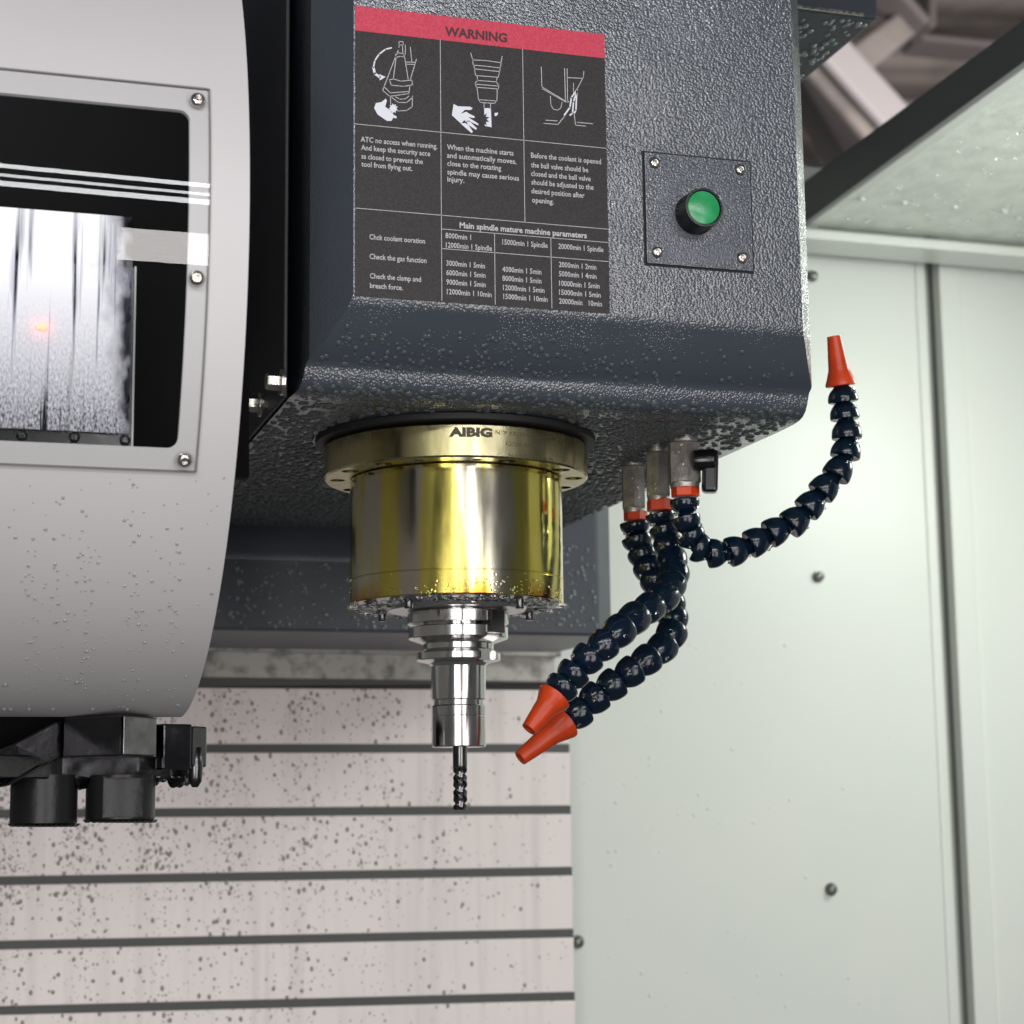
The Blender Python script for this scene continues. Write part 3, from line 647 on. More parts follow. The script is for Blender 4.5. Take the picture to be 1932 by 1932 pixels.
# ---- button plate
b0, b1, b2_, b3 = LB(1214, 290), LB(1416, 306), LB(1416, 513), LB(1219, 498)
bx0, bx1 = (b0.x+b3.x)/2, (b1.x+b2_.x)/2; bz1, bz0 = (b0.z+b1.z)/2, (b2_.z+b3.z)/2
mb = MB(); g = 0.0012
mb.extrude([(bx0-g, YF-0.0005, bz0-g), (bx1+g, YF-0.0005, bz0-g), (bx1+g, YF-0.0005, bz1+g), (bx0-g, YF-0.0005, bz1+g)], (0, 0.0004, 0)); mb.build('plate_gap', M_black, head)
mb = MB(); mb.extrude([(bx0, YF-0.0022, bz0), (bx1, YF-0.0022, bz0), (bx1, YF-0.0022, bz1), (bx0, YF-0.0022, bz1)], (0, 0.0018, 0)); bp = mb.build('button_plate', M_plate, head, bevel=0.0004)
sm_ = screw_mesh(0.0039, M_screw)
for i, (x, y) in enumerate(((1232, 310), (1393, 323), (1237, 478), (1397, 489))):
    p = LB(x, y); place(sm_, 'screw', bp, (p.x, YF-0.0021, p.z), (0, -1, 0), spin=i*0.9)
c = LB(1308, 407); k = mpp(c); c = Vector((c.x, YF-0.002, c.z))
mb = MB(); mb.lathe([(40*k, 0), (40*k, 0.002), (38.5*k, 0.0035), (38.5*k, 0.0150), (37.5*k, 0.0165), (33.5*k, 0.0165), (33*k, 0.0125)], c, (0, -1, 0), seg=40, cap=False); mb.build('button_collar', M_blackpl, bp, smooth=40)
mb = MB(); mb.lathe([(32.6*k, 0.006), (32.6*k, 0.0150), (31.5*k, 0.0160), (24*k, 0.0167), (12*k, 0.0170), (2*k, 0.0171)], c, (0, -1, 0), seg=40); mb.build('button_cap', M_green, bp, smooth=50)

# ---- drops on the casing
it = []
for kx in range(330):
    t = random.random(); x = random.uniform(600, 1500) if random.random() < 0.35 else random.gauss(850, 180)
    j = random.uniform(5, 11); j0 = int(j); Y = prof[j0][0] + (prof[j0+1][0]-prof[j0][0])*(j-j0); z = prof[j0][1] + (prof[j0+1][1]-prof[j0][1])*(j-j0)
    X = side_x(Y, True) + (x-590)/930*(side_x(Y, False)-side_x(Y, True))
    if not side_x(Y, True)+0.004 < X < side_x(Y, False)-0.004: continue
    r = random.choice((0.0007, 0.0009, 0.0011, 0.0014, 0.0018)); it.append(((X, Y, z), (0, -0.7, -0.7), r, r*0.5, 1.2))
for kx in range(520):                        # beads gathering on the roll
    j = random.uniform(15, 21.0); j0 = int(j); Y = prof[j0][0] + (prof[j0+1][0]-prof[j0][0])*(j-j0); z = prof[j0][1] + (prof[j0+1][1]-prof[j0][1])*(j-j0)
    dy, dz = prof[j0+1][0]-prof[j0][0], prof[j0+1][1]-prof[j0][1]
    X = random.uniform(side_x(Y, True)+0.004, side_x(Y, False)-0.004); r = random.choice((0.0012, 0.0016, 0.002, 0.0026))
    it.append(((X, Y, z), (0, dz, -dy) if dz < 0 else (0, -0.3, -1), r, r*0.5, 1.0))
drops('water_drops', head, it, M_bead)

YS = 1.27
ax = P(861, 1000, YS); AX = Vector((ax.x, YS, 0)); kp = mpp(P(861, 1000, YS))
RF = 249.5*kp
it = []; grid = 0.0048
gx = side_x(YL, True)+0.003; gy0 = ylip+0.002
ny = int((1.70-gy0)/grid); nxx = int((side_x(YL, False)-gx-0.003)/grid)
for i in range(nxx):
    for j in range(ny):
        X = gx + (i+random.uniform(-0.15, 1.0))*grid; Y = gy0 + (j+random.uniform(0, 1))*grid
        d = math.hypot(X-AX.x, Y-YS)
        if d < RF*1.10 or X > side_x(YL, False)-0.004: continue
        if Y < YS-0.02 and X < AX.x-0.02 and random.random() < 0.35: continue      # smeared dry patch
        if 0.14 < X-AX.x < 0.21 and Y < YS and random.random() < 0.6: continue
        if random.random() < 0.12: continue
        r = random.uniform(0.0016, 0.0034); it.append(((X, Y, zl-0.0003), (0, 0, -1), r, r*0.62, random.uniform(0.9, 1.3)))
drops('hanging_drops', head, it, M_bead)
it = []
for kx in range(560):
    x = random.uniform(400, 1145); y = random.uniform(1030, 1188)
    if x < 660 and random.random() < 0.35: continue
    p = P(x, y, YB)
    if p.x > xr_-0.002: continue
    r = random.choice((0.0010, 0.0013, 0.0017, 0.0022)); it.append((p, (0, -1, 0), r, r*0.6, 1.15))
for kx in range(900):
    X = random.uniform(xCR-0.05, xw-0.004); Y = random.uniform(1.37, 1.67); r = random.uniform(0.0018, 0.0035)
    it.append(((X, Y, zw), (0, 0, -1), r, r*0.6, 1.0))
drops('casting_drops', head, it, M_bead2)

# ================================================================== SPINDLE CARTRIDGE
zft = P(861, 796, YS-RF).z; zfb = P(861, 860, YS-RF).z
RB = 200*kp; zbb = P(861, 1119, YS-RB).z; zgr = P(861, 1072, YS-RB).z
M_body = spindle_material('oil_stained_steel', True, zbb-zl)
spin = thing('spindle_cartridge', 'gold-tinted oily steel spindle cylinder with a drilled mounting flange', 'spindle', (AX.x, YS, zl))
mb = MB(); mb.lathe([(RF*1.065, zft+0.002), (RF*1.065, zl-0.0006)], AX, seg=72); mb.build('recess_shade_ring', mat('recess_shade_black', (0.010, 0.010, 0.011), 0.6), spin, smooth=40)  # black ring added in place of the shaded recess round the flange
mb = MB(); c_ = 0.0012
mb.lathe([(RB*0.8, zfb), (RF-c_, zfb), (RF, zfb+c_), (RF, zft-c_), (RF-c_, zft), (RB*0.8, zft+0.001)], AX, seg=128); fl = mb.build('flange', M_flange, spin)
cut = MB()
phi0 = math.atan2(-YS, -AX.x)               # direction from the axis towards the camera
def foot(xpx, ypx): p = PZ(xpx, ypx, zfb); return p
for a, r in ((-1.50, 0.0052), (-1.05, 0.0062), (-0.62, 0.0062), (-0.30, 0.0032), (0.17, 0.0034), (0.42, 0.0062), (0.80, 0.0030), (1.05, 0.0062), (1.48, 0.0062), (1.95, 0.0060), (2.5, 0.0060), (-2.0, 0.0062), (-2.55, 0.006), (3.1, 0.006)):
    q = Vector((AX.x + RF*0.895*math.cos(phi0+a), YS + RF*0.895*math.sin(phi0+a), 0))
    cut.lathe([(r, zfb-0.002), (r, zfb+0.011)], q, seg=20)
boolean_cut(fl, cut, 'flange'); sharp(fl, 35)
mb = MB()
mb.lathe([(RB-0.0005, zfb-0.0006), (RB, zfb-0.0012), (RB, zgr+0.0006), (RB-0.0006, zgr+0.0003), (RB-0.0006, zgr-0.0003), (RB, zgr-0.0006), (RB, zbb+0.0008), (RB-0.0008, zbb)], AX, seg=128); mb.build('cylinder_body', M_body, spin, smooth=35)
mb = MB(); mb.lathe([(RB-0.0008, zbb+0.0002), (RB*0.93, zbb-0.001), (RB*0.66, zbb-0.001)], AX, seg=96, cap=False); mb.lathe([(RB*0.66, zbb-0.0015), (RB*0.64, zbb-0.0042), (RB*0.3, zbb-0.0048)], AX, seg=96, cap=False)
mb.build('nose_ring', M_steel_r, spin, smooth=35)
sq = MB(); sq.lathe([(0.0030, 0), (0.0030, 0.006), (0.0025, 0.0066)], (0, 0, 0), seg=12); sq = sq.mesh('cap_screw', M_darksteel, smooth=40)
for a in (-0.98, 0.45, 1.02, 2.6, -2.4):
    place(sq, 'cap_screw', spin, (AX.x+RB*0.84*math.cos(phi0+PI+a), YS+RB*0.84*math.sin(phi0+PI+a), zbb-0.001), (0, 0, -1))
# engraved maker's mark on the flange rim
def rim_text(mb, s, x0px, x1px, yc, hpx, bold):
    vs, fs = text_mesh(s, bold); a0 = min(v.x for v in vs); a1 = max(v.x for v in vs)
    t0 = math.asin((x0px-861)/250); t1 = math.asin((x1px-861)/250)
    zc = P(861, yc, YS-RF).z; sy = hpx*kp*0.94/0.70
    # split long text into its own arc positions
    mb.add([(AX.x + (RF+0.0002)*math.cos(phi0 + t0+(v.x-a0)/(a1-a0)*(t1-t0)), YS + (RF+0.0002)*math.sin(phi0 + t0+(v.x-a0)/(a1-a0)*(t1-t0)), zc+(v.y-0.35)*sy) for v in vs], fs)
e = MB(); rim_text(e, "AIBIG", 849, 926, 813, 16, 0.06)
e.build('engraved_lettering', M_engrave, spin)
e = MB(); rim_text(e, "NTP AB150-40C2-240.0.03", 932, 1043, 812, 8, 0.0)
rim_text(e, "12000 RPM", 950, 1005, 832, 8, 0.0); rim_text(e, "No.2303331(K7)", 955, 1036, 854, 8, 0.0)
e.build('engraved_small_print', mat('faint_engraving', (0.13, 0.11, 0.05), 0.5, 0.6), spin)
it = []
for kx in range(360):
    a = random.uniform(0, 2*PI); d = RB*math.sqrt(random.uniform(0.44, 0.99)); r = random.uniform(0.0016, 0.0036)
    it.append(((AX.x+d*math.cos(a), YS+d*math.sin(a), zbb-0.0008), (0, 0, -1), r, r*random.uniform(0.6, 1.0), 1.0))
for kx in range(150):
    a = phi0+random.gauss(0.35, 0.55); z = zbb + abs(random.gauss(0.002, 0.007)); r = random.choice((0.0006, 0.0008, 0.0011))
    it.append(((AX.x+RB*math.cos(a), YS+RB*math.sin(a), z), (math.cos(a), math.sin(a), 0), r, r*0.6, 1.0))
drops('water_drops', spin, it, M_water)

# ================================================================== TOOL HOLDER AND CUTTER
def hz(yz): return P(863, 1052+0.2645*yz, YS-0.02).z
def hr(h): return 0.2645*h*kp
axh = P(863, 1250, YS); AH = Vector((AX.x+ (axh.x-P(861, 1250, YS).x), YS, 0))
hold = thing('tool_holder', 'polished steel tool holder with grooved flange hanging under the spindle', 'tool holder', (AH.x, YS, hz(1350)))
mb = MB(); mb.lathe([(hr(300), zbb-0.003), (hr(300), hz(372)), (hr(352), hz(374)), (hr(358), hz(380)), (hr(358), hz(455)), (hr(352), hz(460)), (hr(250), hz(463)), (hr(250), hz(478)), (hr(345), hz(482)), (hr(353), hz(488)), (hr(353), hz(560)), (hr(348), hz(566)), (hr(252), hz(600)), (hr(250), hz(603)), (hr(250), hz(640)), (hr(252), hz(643)), (hr(288), hz(664)), (hr(297), hz(672)), (hr(297), hz(715)), (hr(290), hz(722)), (hr(215), hz(740)), (hr(193), hz(762)), (hr(192), hz(780)), (hr(192), hz(1000)), (hr(188), hz(1006)), (hr(178), hz(1008)), (hr(178), hz(1042)), (hr(186), hz(1048)), (hr(191), hz(1054)), (hr(191), hz(1116)), (hr(189), hz(1119)), (hr(189), hz(1121)), (hr(191), hz(1124)), (hr(191), hz(1338)), (hr(184), hz(1346)), (hr(60), hz(1347))], AH, seg=96)
hb = mb.build('holder_body', M_steel, hold, smooth=28)
cut = MB(); th = phi0 + 0.82
rot = Matrix.Rotation(th, 3, 'Z')
cut.box(Vector((AH.x, YS, (hz(380)+hz(700))/2)) + rot @ Vector((hr(375), 0, 0)), (hr(230), hr(150), hz(340)-hz(735)), rot)
cut.box(Vector((AH.x, YS, (hz(380)+hz(700))/2)) - rot @ Vector((hr(375), 0, 0)), (hr(230), hr(150), hz(340)-hz(735)), rot)
boolean_cut(hb, cut, 'holder_body'); sharp(hb, 28)
mb = MB(); mb.box(Vector((AH.x, YS, (hz(395)+hz(525))/2)) + rot @ Vector((hr(335), 0, 0)), (hr(95), hr(140), hz(380)-hz(540)), rot); mb.build('drive_key', M_darksteel, hold, bevel=0.0006)
axc = P(866, 1450, YS); AC = Vector((AH.x+0.0006, YS, 0))
mill = thing('end_mill', 'slim dark fluted drill bit clamped in the tool holder', 'drill bit', (AC.x, YS, hz(1800)))
mb = MB(); mb.lathe([(hr(50), hz(1338)), (hr(50), hz(1480)), (hr(42), hz(1500))], AC, seg=32); mb.build('shank', M_darksteel, mill, smooth=40)
mb = MB(); n = 90; seg = 40; vs = []; fs = []
for i in range(n+1):
    t = i/n; z = hz(1470) + (hz(1800)-hz(1470))*t; tw = t*2*PI*1.55
    for k2 in range(seg):
        a = 2*PI*k2/seg; fl_ = min(1, t*7)
        r = hr(50)*(1 - fl_*0.52*max(0.0, math.sin(2*(a-tw)))**0.7 - fl_*0.06*(math.sin(2*(a-tw)) < -0.3))
        vs.append((AC.x+r*math.cos(a), YS+r*math.sin(a), z))
for i in range(n):
    for k2 in range(seg): fs.append((i*seg+k2, i*seg+(k2+1) % seg, (i+1)*seg+(k2+1) % seg, (i+1)*seg+k2))
fs.append(tuple(range(seg))); fs.append(tuple(n*seg+k2 for k2 in range(seg)))
mb.add(vs, fs); mb.build('flutes', M_darksteel, mill, smooth=35)

# ================================================================== COOLANT HOSES
def Z6(x, y): return (961.7+x*0.4511, 601.1+y*0.4511)
seg_cache = {}
def bead_mesh(L, r):
    key = (round(L, 4), round(r, 4))
    if key not in seg_cache:
        mb = MB()     # +Z points downstream: flared rim upstream, dome tapering to the ball neck
        mb.lathe([(r*0.66, -L*0.46), (r*0.98, -L*0.52), (r*1.07, -L*0.49), (r*1.10, -L*0.40), (r*1.09, -L*0.26), (r*1.06, -L*0.12), (r*0.99, L*0.03), (r*0.88, L*0.17), (r*0.74, L*0.30), (r*0.60, L*0.41), (r*0.54, L*0.48), (r*0.58, L*0.58), (r*0.50, L*0.70)], (0, 0, 0), seg=28)
        seg_cache[key] = mb.mesh('hose_segment', M_blue, smooth=50)
    return seg_cache[key]
def hexbox(mb, c, r, z0, z1, ch, ph): mb.lathe([(r-ch, z0), (r, z0+ch), (r, z1-ch), (r-ch, z1)], (c.x, c.y, 0), seg=6, ph=ph)
def hose(label, valve, nut, pts, tip, Ys, handle=False, ph=0.3, rad=26.5):
    vx0, vx1, vy0, vy1 = valve
    Y0 = PZ(*Z6((vx0+vx1)/2, vy0), zl-0.002).y; Ys = (Y0, Y0 + Ys[1]-Ys[0])
    a = P(*Z6((vx0+vx1)/2, vy0), Ys[0]); bb = P(*Z6((vx0+vx1)/2, vy1), Ys[0]); k = mpp(a)
    root = thing('coolant_hose', label, 'coolant hose', (a.x, a.y, zl), 'segmented coolant hoses under the spindle head')
    hw = (vx1-vx0)/2*0.4511*k*1.13
    mb = MB(); hexbox(mb, a, hw*1.02, bb.z, a.z-0.001, 0.0008, ph); mb.lathe([(hw*0.82, a.z-0.002), (hw*0.86, zl+0.001)], (a.x, a.y, 0), seg=24)
    mb.lathe([(hw*0.86, bb.z-0.003), (hw*0.88, bb.z+0.001)], (a.x, a.y, 0), seg=24)
    mb.build('valve_body', M_hex, root, smooth=25)
    nx0, nx1, ny0, ny1 = nut; c0 = P(*Z6((nx0+nx1)/2, ny0), Ys[0]); c1 = P(*Z6((nx0+nx1)/2, ny1), Ys[0])
    hwn = (nx1-nx0)/2*0.4511*k*1.10
    mb = MB(); hexbox(mb, c0, hwn, c1.z, bb.z-0.002, 0.0007, ph+0.25); mb.build('hexagon_nut', M_orange, root, smooth=25)
    n = len(pts); P3 = []
    for i, (x, y) in enumerate(pts):
        t = i/(n-1); Y = Ys[0] + (Ys[1]-Ys[0])*min(1, max(0, (t-0.12)/0.6)); P3.append(P(*Z6(x, y), Y))
    tp = P(*Z6(*tip), Ys[1]-0.004)
    r = rad*mpp(P3[0])
    chain = [Vector((c1.x, c1.y, c1.z+0.002))] + P3 + [tp]
    for i in range(1, n+1):
        L = ((chain[i+1] if i < n else chain[i]+ (chain[i]-chain[i-1])) - chain[i-1]).length/2
        d = chain[min(i+1, n)] - chain[i-1]
        if i == n: d = tp-chain[i-1]
        me = bead_mesh(max(0.010, round(L*1.02/0.0012)*0.0012), r*random.choice((0.97, 1.0)))
        place(me, 'hose_segment', root, chain[i], d, random.uniform(0, 6))
    nb = P3[-1]; d = (tp-nb); Ln = d.length; rt = r*0.50
    mb = MB(); mb.lathe([(r*1.0, Ln*0.14), (r*1.12, Ln*0.15), (r*1.11, Ln*0.19), (r*0.98, Ln*0.27), (r*0.82, Ln*0.38), (r*0.75, Ln*0.43), (rt, Ln*1.0), (rt*0.72, Ln*1.0), (rt*0.6, Ln*0.85)], nb, d, seg=32); mb.build('nozzle', M_orange, root, smooth=40)
    if handle:
        c = P(*Z6(795, 592), Ys[0]-0.012); hx = Vector((0.92, -0.39, 0)); hx.normalize()
        mb = MB(); mb.lathe([(0.0072, -0.004), (0.0078, 0.001), (0.0078, 0.010), (0.006, 0.012)], c, hx, seg=24); mb.build('handle_hub', M_blackpl, root, smooth=40)
        ctr = P(*Z6(838, 640), Ys[0]-0.012); rot = Matrix(((hx.x, -hx.y, 0), (hx.y, hx.x, 0), (0, 0, 1)))
        h = (P(*Z6(838, 550), Ys[0]).z - P(*Z6(838, 722), Ys[0]).z)
        tilt = rot @ Matrix.Rotation(0.05, 3, 'Y')
        mb = MB(); mb.box(ctr, (0.0115, 0.014, h*1.02), tilt); mb.build('valve_handle', M_blackpl, root, bevel=0.003, seg=3)
    it = []
    for p in P3:
        for q in range(9):
            a_ = random.uniform(0, 2*PI); nrm = Vector((math.cos(a_), -abs(math.sin(a_))*0.8, random.uniform(-1, 0.4))).normalized(); rr_ = random.choice((0.0006, 0.0009, 0.0013, 0.0017))
            it.append((p+nrm*r*0.95, nrm, rr_, rr_*0.8, 1.0))
    for q in range(26):
        x = random.uniform(vx0+15, vx1-15); y = random.uniform(vy0+8, vy1-8); p = P(*Z6(x, y), Ys[0]); rr_ = random.choice((0.0005, 0.0008, 0.0011))
        it.append((Vector((p.x, a.y, p.z)) + Vector((-math.sin(YAW)*0, -1, 0))*hw*0.90, (0, -1, 0), rr_, rr_*0.7, 1.0))
    drops('water_drops', root, it, M_water)
    return root
hose('navy segmented coolant hose curving up to the right with its orange nozzle pointing upward', (665, 790, 515, 692), (680, 788, 700, 747),
     [(733, 788), (742, 862), (768, 925), (808, 968), (873, 982), (958, 966), (1044, 926), (1124, 882), (1204, 838), (1268, 768), (1326, 696), (1382, 622), (1408, 540), (1408, 462), (1398, 384), (1391, 316)], (1356, 74), (1.284, 1.26), True)
hose('navy segmented coolant hose from the middle valve, crossing over the other down to the drill', (570, 664, 556, 746), (577, 682, 750, 806),
     [(633, 842), (652, 905), (668, 966), (684, 1028), (684, 1085), (664, 1130), (628, 1178), (566, 1222), (502, 1268), (440, 1322), (376, 1380), (310, 1436), (252, 1500), (206, 1556)], (80, 1718), (1.318, 1.215), ph=0.2)
hose('navy segmented coolant hose from the rearmost valve, passing behind another down to the drill', (470, 560, 612, 796), (480, 572, 802, 846),
     [(525, 882), (538, 944), (562, 1004), (588, 1060), (618, 1112), (652, 1160), (678, 1212), (682, 1272), (668, 1336), (622, 1392), (556, 1440), (488, 1490), (412, 1545), (340, 1600), (268, 1662)], (44, 1838), (1.362, 1.285), ph=0.25)

# ================================================================== TOOL CHANGER COVER (drum about X)
D0 = 1.0; RD = 0.2705
pc = P(470, 330, D0); XD = pc.x; YD = 1.2676; ZD = CAMZ+0.331
def DR(x, y, R=RD):                          # photo ray onto the drum surface
    d = ray(x, y); a = d.y**2+d.z**2; oy, oz = CAM.y-YD, CAM.z-ZD; b = oy*d.y+oz*d.z; c = oy*oy+oz*oz-R*R
    t = (-b-math.sqrt(max(0, b*b-a*c)))/a; return CAM+d*t
def dang(p): return math.atan2(p.z-ZD, -(p.y-YD))       # 0 = towards camera, positive up
XLF = P(-140, 400, D0).x
drum = thing('tool_changer_cover', 'rounded pale grey tool changer cover with a screwed dark window', 'machine cover', (XD, YD, ZD-RD))
a0 = -math.radians(88); a1 = math.radians(100)
def shell(x0, x1, t0, t1, r0, r1, n):
    mb = MB(); vs = []; fs = []
    for i in range(n+1):
        t = t0+(t1-t0)*i/n; c, s = -math.cos(t), math.sin(t)
        vs += [Vector((x0, YD+r0*c, ZD+r0*s)), Vector((x1, YD+r0*c, ZD+r0*s)), Vector((x1, YD+r1*c, ZD+r1*s)), Vector((x0, YD+r1*c, ZD+r1*s))]
    for i in range(n):
        for k in range(4): fs.append((4*i+k, 4*i+(k+1) % 4, 4*i+4+(k+1) % 4, 4*i+4+k))
    fs += [(0, 1, 2, 3), (4*n, 4*n+1, 4*n+2, 4*n+3)]; mb.add(vs, fs); return mb
sh = shell(XLF, XD, a0, a1, RD-0.004, RD, 96).build('cover_shell', M_white, drum)
pt, pb_ = DR(358, 209), DR(335, 846); xo = (pt.x+pb_.x)/2
cut = MB(); zc0, zc1 = pb_.z, pt.z; rc = 0.006; pts = []
for cx, cz, s0 in ((xo-rc, zc1-rc, 0), (XLF-0.05, zc1, None), (XLF-0.05, zc0, None), (xo-rc, zc0+rc, -PI/2)):
    if s0 is None: pts.append((cx, 0.9, cz))
    else:
        for k in range(7): t = s0+PI/2*k/6; pts.append((cx+rc*math.cos(t), 0.9, cz+rc*math.sin(t)))
cut.extrude(pts, (0, 0.26, 0)); boolean_cut(sh, cut, 'cover_shell'); sharp(sh, 40)
# end disc on the far side and dark inside
mb = MB(); mb.lathe([(RD-0.004, 0), (RD-0.004, 0.004)], (XD-0.004, YD, ZD), (1, 0, 0), seg=96); mb.build('end_disc', M_white, drum, smooth=40)
g1, g2 = DR(395, 172), DR(366, 888); xg = (g1.x+g2.x)/2
pane = shell(XLF, xg, dang(g2), dang(g1), RD+0.0004, RD+0.0034, 40).build('window_pane', M_pane, drum, smooth=40)
# dark seam line round the pane
mb = shell(xg, xg+0.0008, dang(g2)-0.002, dang(g1)+0.002, RD+0.0001, RD+0.0016, 40)
t = dang(g1); m2 = shell(XLF, xg, t, t+0.003, RD+0.0001, RD+0.0016, 2); mb.add(m2.v, m2.f)
t = dang(g2); m2 = shell(XLF, xg, t-0.003, t, RD+0.0001, RD+0.0016, 2); mb.add(m2.v, m2.f)
mb.build('pane_seam', mat('seam_shadow', (0.20, 0.19, 0.19), 0.6), drum)
sm2 = screw_mesh(0.0043, M_screw)
for i, (x, y) in enumerate(((373, 190), (371, 525), (348, 867))):
    p = DR(x, y, RD+0.003); t = dang(p); place(sm2, 'screw', drum, p, (0, -math.cos(t), math.sin(t)), spin=i)
# interior: black back panel with bolts, fogged sheet in front of it
YI = 1.075
mb = MB(); mb.extrude([P(-150, 900, YI+0.06), P(470, 900, YI+0.06), P(470, 140, YI+0.06), P(-150, 140, YI+0.06)], (0, 0.01, 0)); mb.build('inner_panel', M_innard, drum)
inp = thing('fogged_sheet', 'misted clear sheet with drip tracks inside the dark window of the cover', 'plastic sheet', P(0, 640, YI))
FOGX = P(229, 600, YI).x-P(0, 640, YI).x; M_fog = fog_material()
mb = MB(); p0, p1 = P(-140, 800, YI), P(252, 410, YI); mb.extrude([(p0.x, YI, p0.z), (p1.x, YI, p0.z), (p1.x, YI, p1.z), (p0.x, YI, p1.z)], (0, 0.0015, 0)); mb.build('misted_face', M_fog, inp)
mb = MB(); q0, q1 = P(-140, 868, YI), P(257, 500, YI); mb.extrude([(q0.x, YI+0.004, q0.z), (q1.x, YI+0.004, q0.z), (q1.x, YI+0.004, q1.z), (q0.x, YI+0.004, q1.z)], (0, 0.003, 0)); mb.build('black_frame', M_blackpl, inp, bevel=0.0008)
mb = MB(); mb.extrude([(q1.x-0.0006, YI+0.003, q0.z), (q1.x+0.0006, YI+0.003, q0.z), (q1.x+0.0006, YI+0.003, q1.z), (q1.x-0.0006, YI+0.003, q1.z)], (0, 0.005, 0)); mb.build('clear_edge', M_milk, inp)
sm3 = screw_mesh(0.0032, M_blackpl)
for x, y in ((42, 820), (141, 823), (237, 829), (236, 750), (238, 596)):
    p = P(x, y, YI); place(sm3, 'screw', inp, (p.x, YI+0.004, p.z), (0, -1, 0))
ledm = bpy.data.materials.new('red_led'); nt, N_, L_, b_ = nodes_of(ledm); b_.inputs['Base Color'].default_value = (0.6, 0.05, 0.03, 1); b_.inputs['Emission Color'].default_value = (1, 0.12, 0.06, 1); b_.inputs['Emission Strength'].default_value = 6
led = MB(); p = P(81, 616, YI-0.002); led.lathe([(0.0020, 0), (0.0017, 0.0015), (0.0006, 0.0024)], p, (0, -1, 0), seg=16)
p = P(73, 617, YI-0.002); led.lathe([(0.0012, 0), (0.0010, 0.001), (0.0004, 0.0014)], p, (0, -1, 0), seg=12); led.build('red_lamp', ledm, inp, smooth=60)
it = []
for kx in range(300):
    x = random.uniform(0, 440); y = random.uniform(900, 1335)
    if random.random() < 0.55: x = random.choice((60, 110, 160, 165, 250, 330)) + random.gauss(0, 9)
    if y < 1000 and random.random() < 0.6: continue
    p = DR(x, y); 
    if p.x > XD-0.003 or x < -5: continue
    t = dang(p); r = random.choice((0.0005, 0.0006, 0.0008, 0.0011)); it.append((p, (0, -math.cos(t), math.sin(t)), r, r*0.65, 1.1))
for x, y in ((20, 1348), (240, 1345), (8, 1415-70), (55, 1338), (100, 1340), (175, 1342), (335, 1330), (145, 1288), (10, 1292)):
    p = DR(x, min(y, 1338)); t = dang(p); it.append((p, (0, -math.cos(t), math.sin(t)), 0.0022, 0.0014, 0.7))
drops('water_drops', drum, it, M_milk)

# ================================================================== TOOL CHANGER ARM
def Z8(x, y): return (x*0.28, 1202.2+y*0.28)
arm = thing('tool_change_arm', 'wet black tool changer arm with gripper blocks below the pale cover', 'gripper arm', P(*Z8(700, 1250), 1.27))
def plan(pts, yref): return [(P(*Z8(x, yref), Y).x, Y) for x, Y in pts]
def zz(y, Y, x=600): return P(*Z8(x, y), Y).z
def block(name, pts, yt, yb, m=M_arm, bev=0.0012):
    mb = MB(); mb.prism(plan(pts, (yt+yb)/2), zz(yb, pts[1][1]), zz(yt, pts[1][1])); return mb.build(name, m, arm, bevel=bev)
block('gripper_block', [(425, 1.255), (815, 1.215), (1045, 1.245), (700, 1.29)], 522, 800)
block('gripper_block', [(1050, 1.262), (1100, 1.255), (1292, 1.262), (1280, 1.31), (1050, 1.31)], 582, 895)
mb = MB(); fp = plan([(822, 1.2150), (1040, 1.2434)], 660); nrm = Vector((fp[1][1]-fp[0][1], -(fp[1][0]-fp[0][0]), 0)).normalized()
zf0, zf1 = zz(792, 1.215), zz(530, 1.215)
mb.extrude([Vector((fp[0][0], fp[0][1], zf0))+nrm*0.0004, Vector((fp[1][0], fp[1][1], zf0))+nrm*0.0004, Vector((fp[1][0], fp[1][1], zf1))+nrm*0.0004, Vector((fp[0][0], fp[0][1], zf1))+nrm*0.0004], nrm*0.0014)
mb.build('lit_face', mat('lit_face_steel', (0.33, 0.32, 0.335), 0.34, 1.0, bump=[(90, 0.2, 0.001)], var=(50, (0.20, 0.195, 0.21), 0.4, 0.65)), arm, bevel=0.0006)  # paler steel plate added to carry the wall light on this face
block('gripper_finger', [(1285, 1.268), (1292, 1.262), (1392, 1.275), (1380, 1.31), (1285, 1.31)], 597, 876)
block_bar = block('arm_bar', [(-260, 1.20), (420, 1.262), (1290, 1.285), (1290, 1.34), (-260, 1.34)], 800, 955)
mb = MB(); mb.extrude([P(*Z8(-260, 1060), 1.215), P(*Z8(60, 1000), 1.225), P(*Z8(330, 850), 1.25), P(*Z8(428, 805), 1.258), P(*Z8(428, 575), 1.258), P(*Z8(378, 568), 1.255), P(*Z8(100, 715), 1.235), P(*Z8(-260, 860), 1.215)], (0.0, 0.05, 0.0)); mb.build('arm_bar', M_arm, arm, bevel=0.0012)
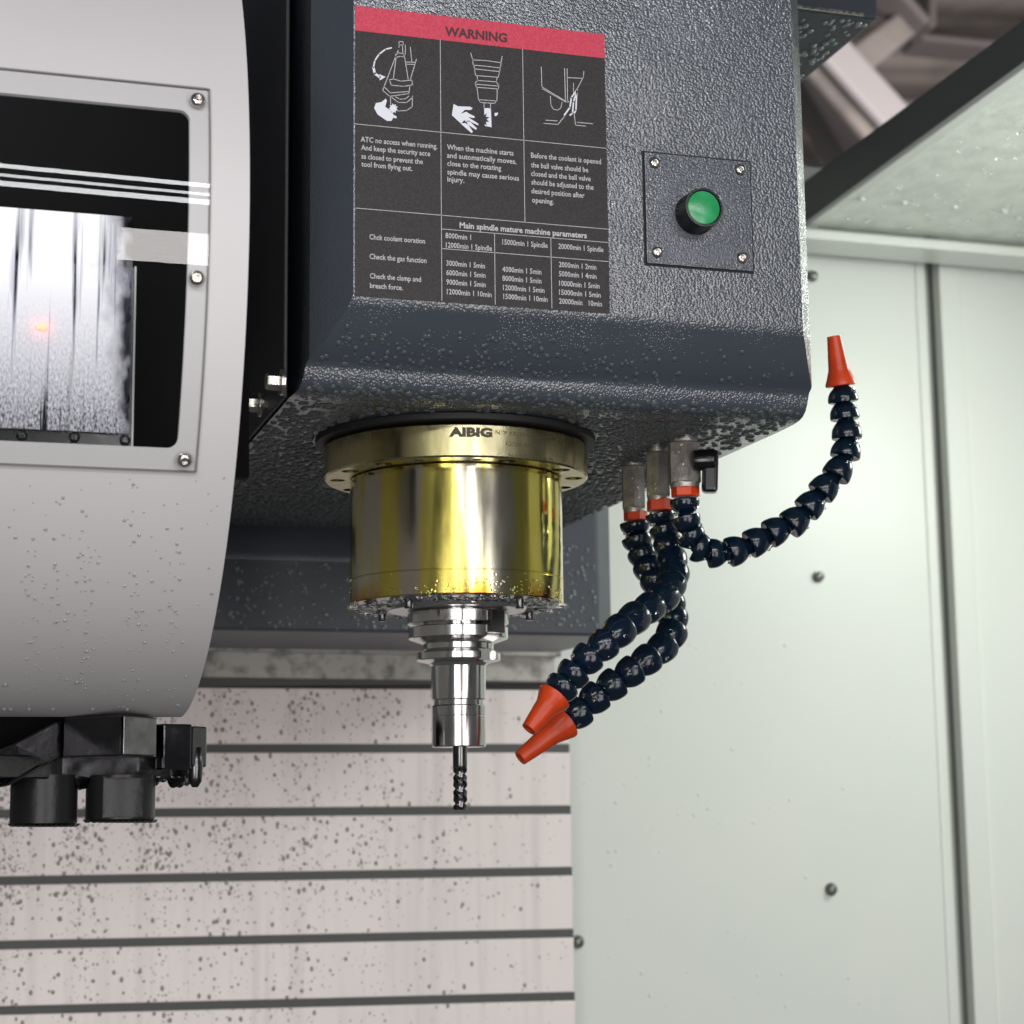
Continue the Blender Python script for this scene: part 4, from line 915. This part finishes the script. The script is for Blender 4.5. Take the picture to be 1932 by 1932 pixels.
def cyl(name, x0, x1, y0, y1, Y, flat):
    a = P(*Z8((x0+x1)/2, y1), Y); r = (x1-x0)/2*0.28*mpp(a); mb = MB(); zt_ = P(*Z8((x0+x1)/2, y0), Y).z
    mb.lathe([(r-0.001, a.z), (r, a.z+0.001), (r, zt_)], (a.x, a.y, 0), seg=40)
    o = mb.build(name, M_pin, arm, smooth=40)
    if flat:
        c = MB(); c.box((a.x+r*0.05, a.y-r*1.32, (a.z+zt_)/2), (r*1.25, r, abs(zt_-a.z)*0.86)); boolean_cut(o, c, name); sharp(o, 40)
    return o
cyl('gripper_pin', 70, 515, 930, 1262, 1.275, False); cyl('gripper_pin', 578, 1040, 930, 1235, 1.275, True)
mb = MB(); p = P(*Z8(1315, 930), 1.27); mb.lathe([(0.0003, 0.020), (0.004, 0.018), (0.0052, 0.006), (0.0045, -0.004), (0.002, -0.008)], p, seg=20); mb.build('grease_blob', M_arm, arm, smooth=60)
mb = MB(); mb.prism(plan([(-400, 1.262), (1010, 1.285), (1010, 1.42), (-400, 1.42)], 640), zz(760, 1.28), zz(470, 1.28)); mb.build('cavity_shade_block', M_innard, arm)  # black block standing in for the dark cavity under the cover
it = []
for kx in range(44):
    x = random.uniform(430, 1290); Y = 1.262+(x-420)/870*0.023+random.uniform(0.001, 0.006)
    p = P(*Z8(x, 955), Y); r = random.uniform(0.003, 0.0060); it.append(((p.x, Y, zz(955, 1.262)+0.001), (0, 0, -1), r, r*random.uniform(1.0, 1.9), 1.0))
for x, y, r in ((840, 595, 0.0019), (905, 560, 0.0014), (945, 565, 0.0019), (1000, 560, 0.0017), (1015, 600, 0.0014), (910, 650, 0.0012), (990, 615, 0.0010), (870, 570, 0.0009), (960, 700, 0.0009)):
    Y = 1.215+(x-815)/230*0.030; p = P(*Z8(x, y), Y); it.append((p+nrm*0.0016, nrm, r, r*0.55, 1.2))
for x0, x1, yb in ((85, 505, 1262), (590, 1030, 1235)):
    for kx in range(13):
        x = x0+(x1-x0)*kx/12; p = P(*Z8(x, yb), 1.275); r = 0.0034; s = math.sqrt(max(0, 1-((x-(x0+x1)/2)/((x1-x0)/2))**2))*0.05
        it.append(((p.x, 1.275-s*0.4, p.z+0.0005), (0, 0, -1), r, r*0.7, 1.0))
for kx in range(60):
    x = random.uniform(430, 1040); y = random.uniform(530, 790); p = P(*Z8(x, y), 1.30)
drops('hanging_drops', arm, it, water('dark_coolant', (0.55, 0.57, 0.56)))
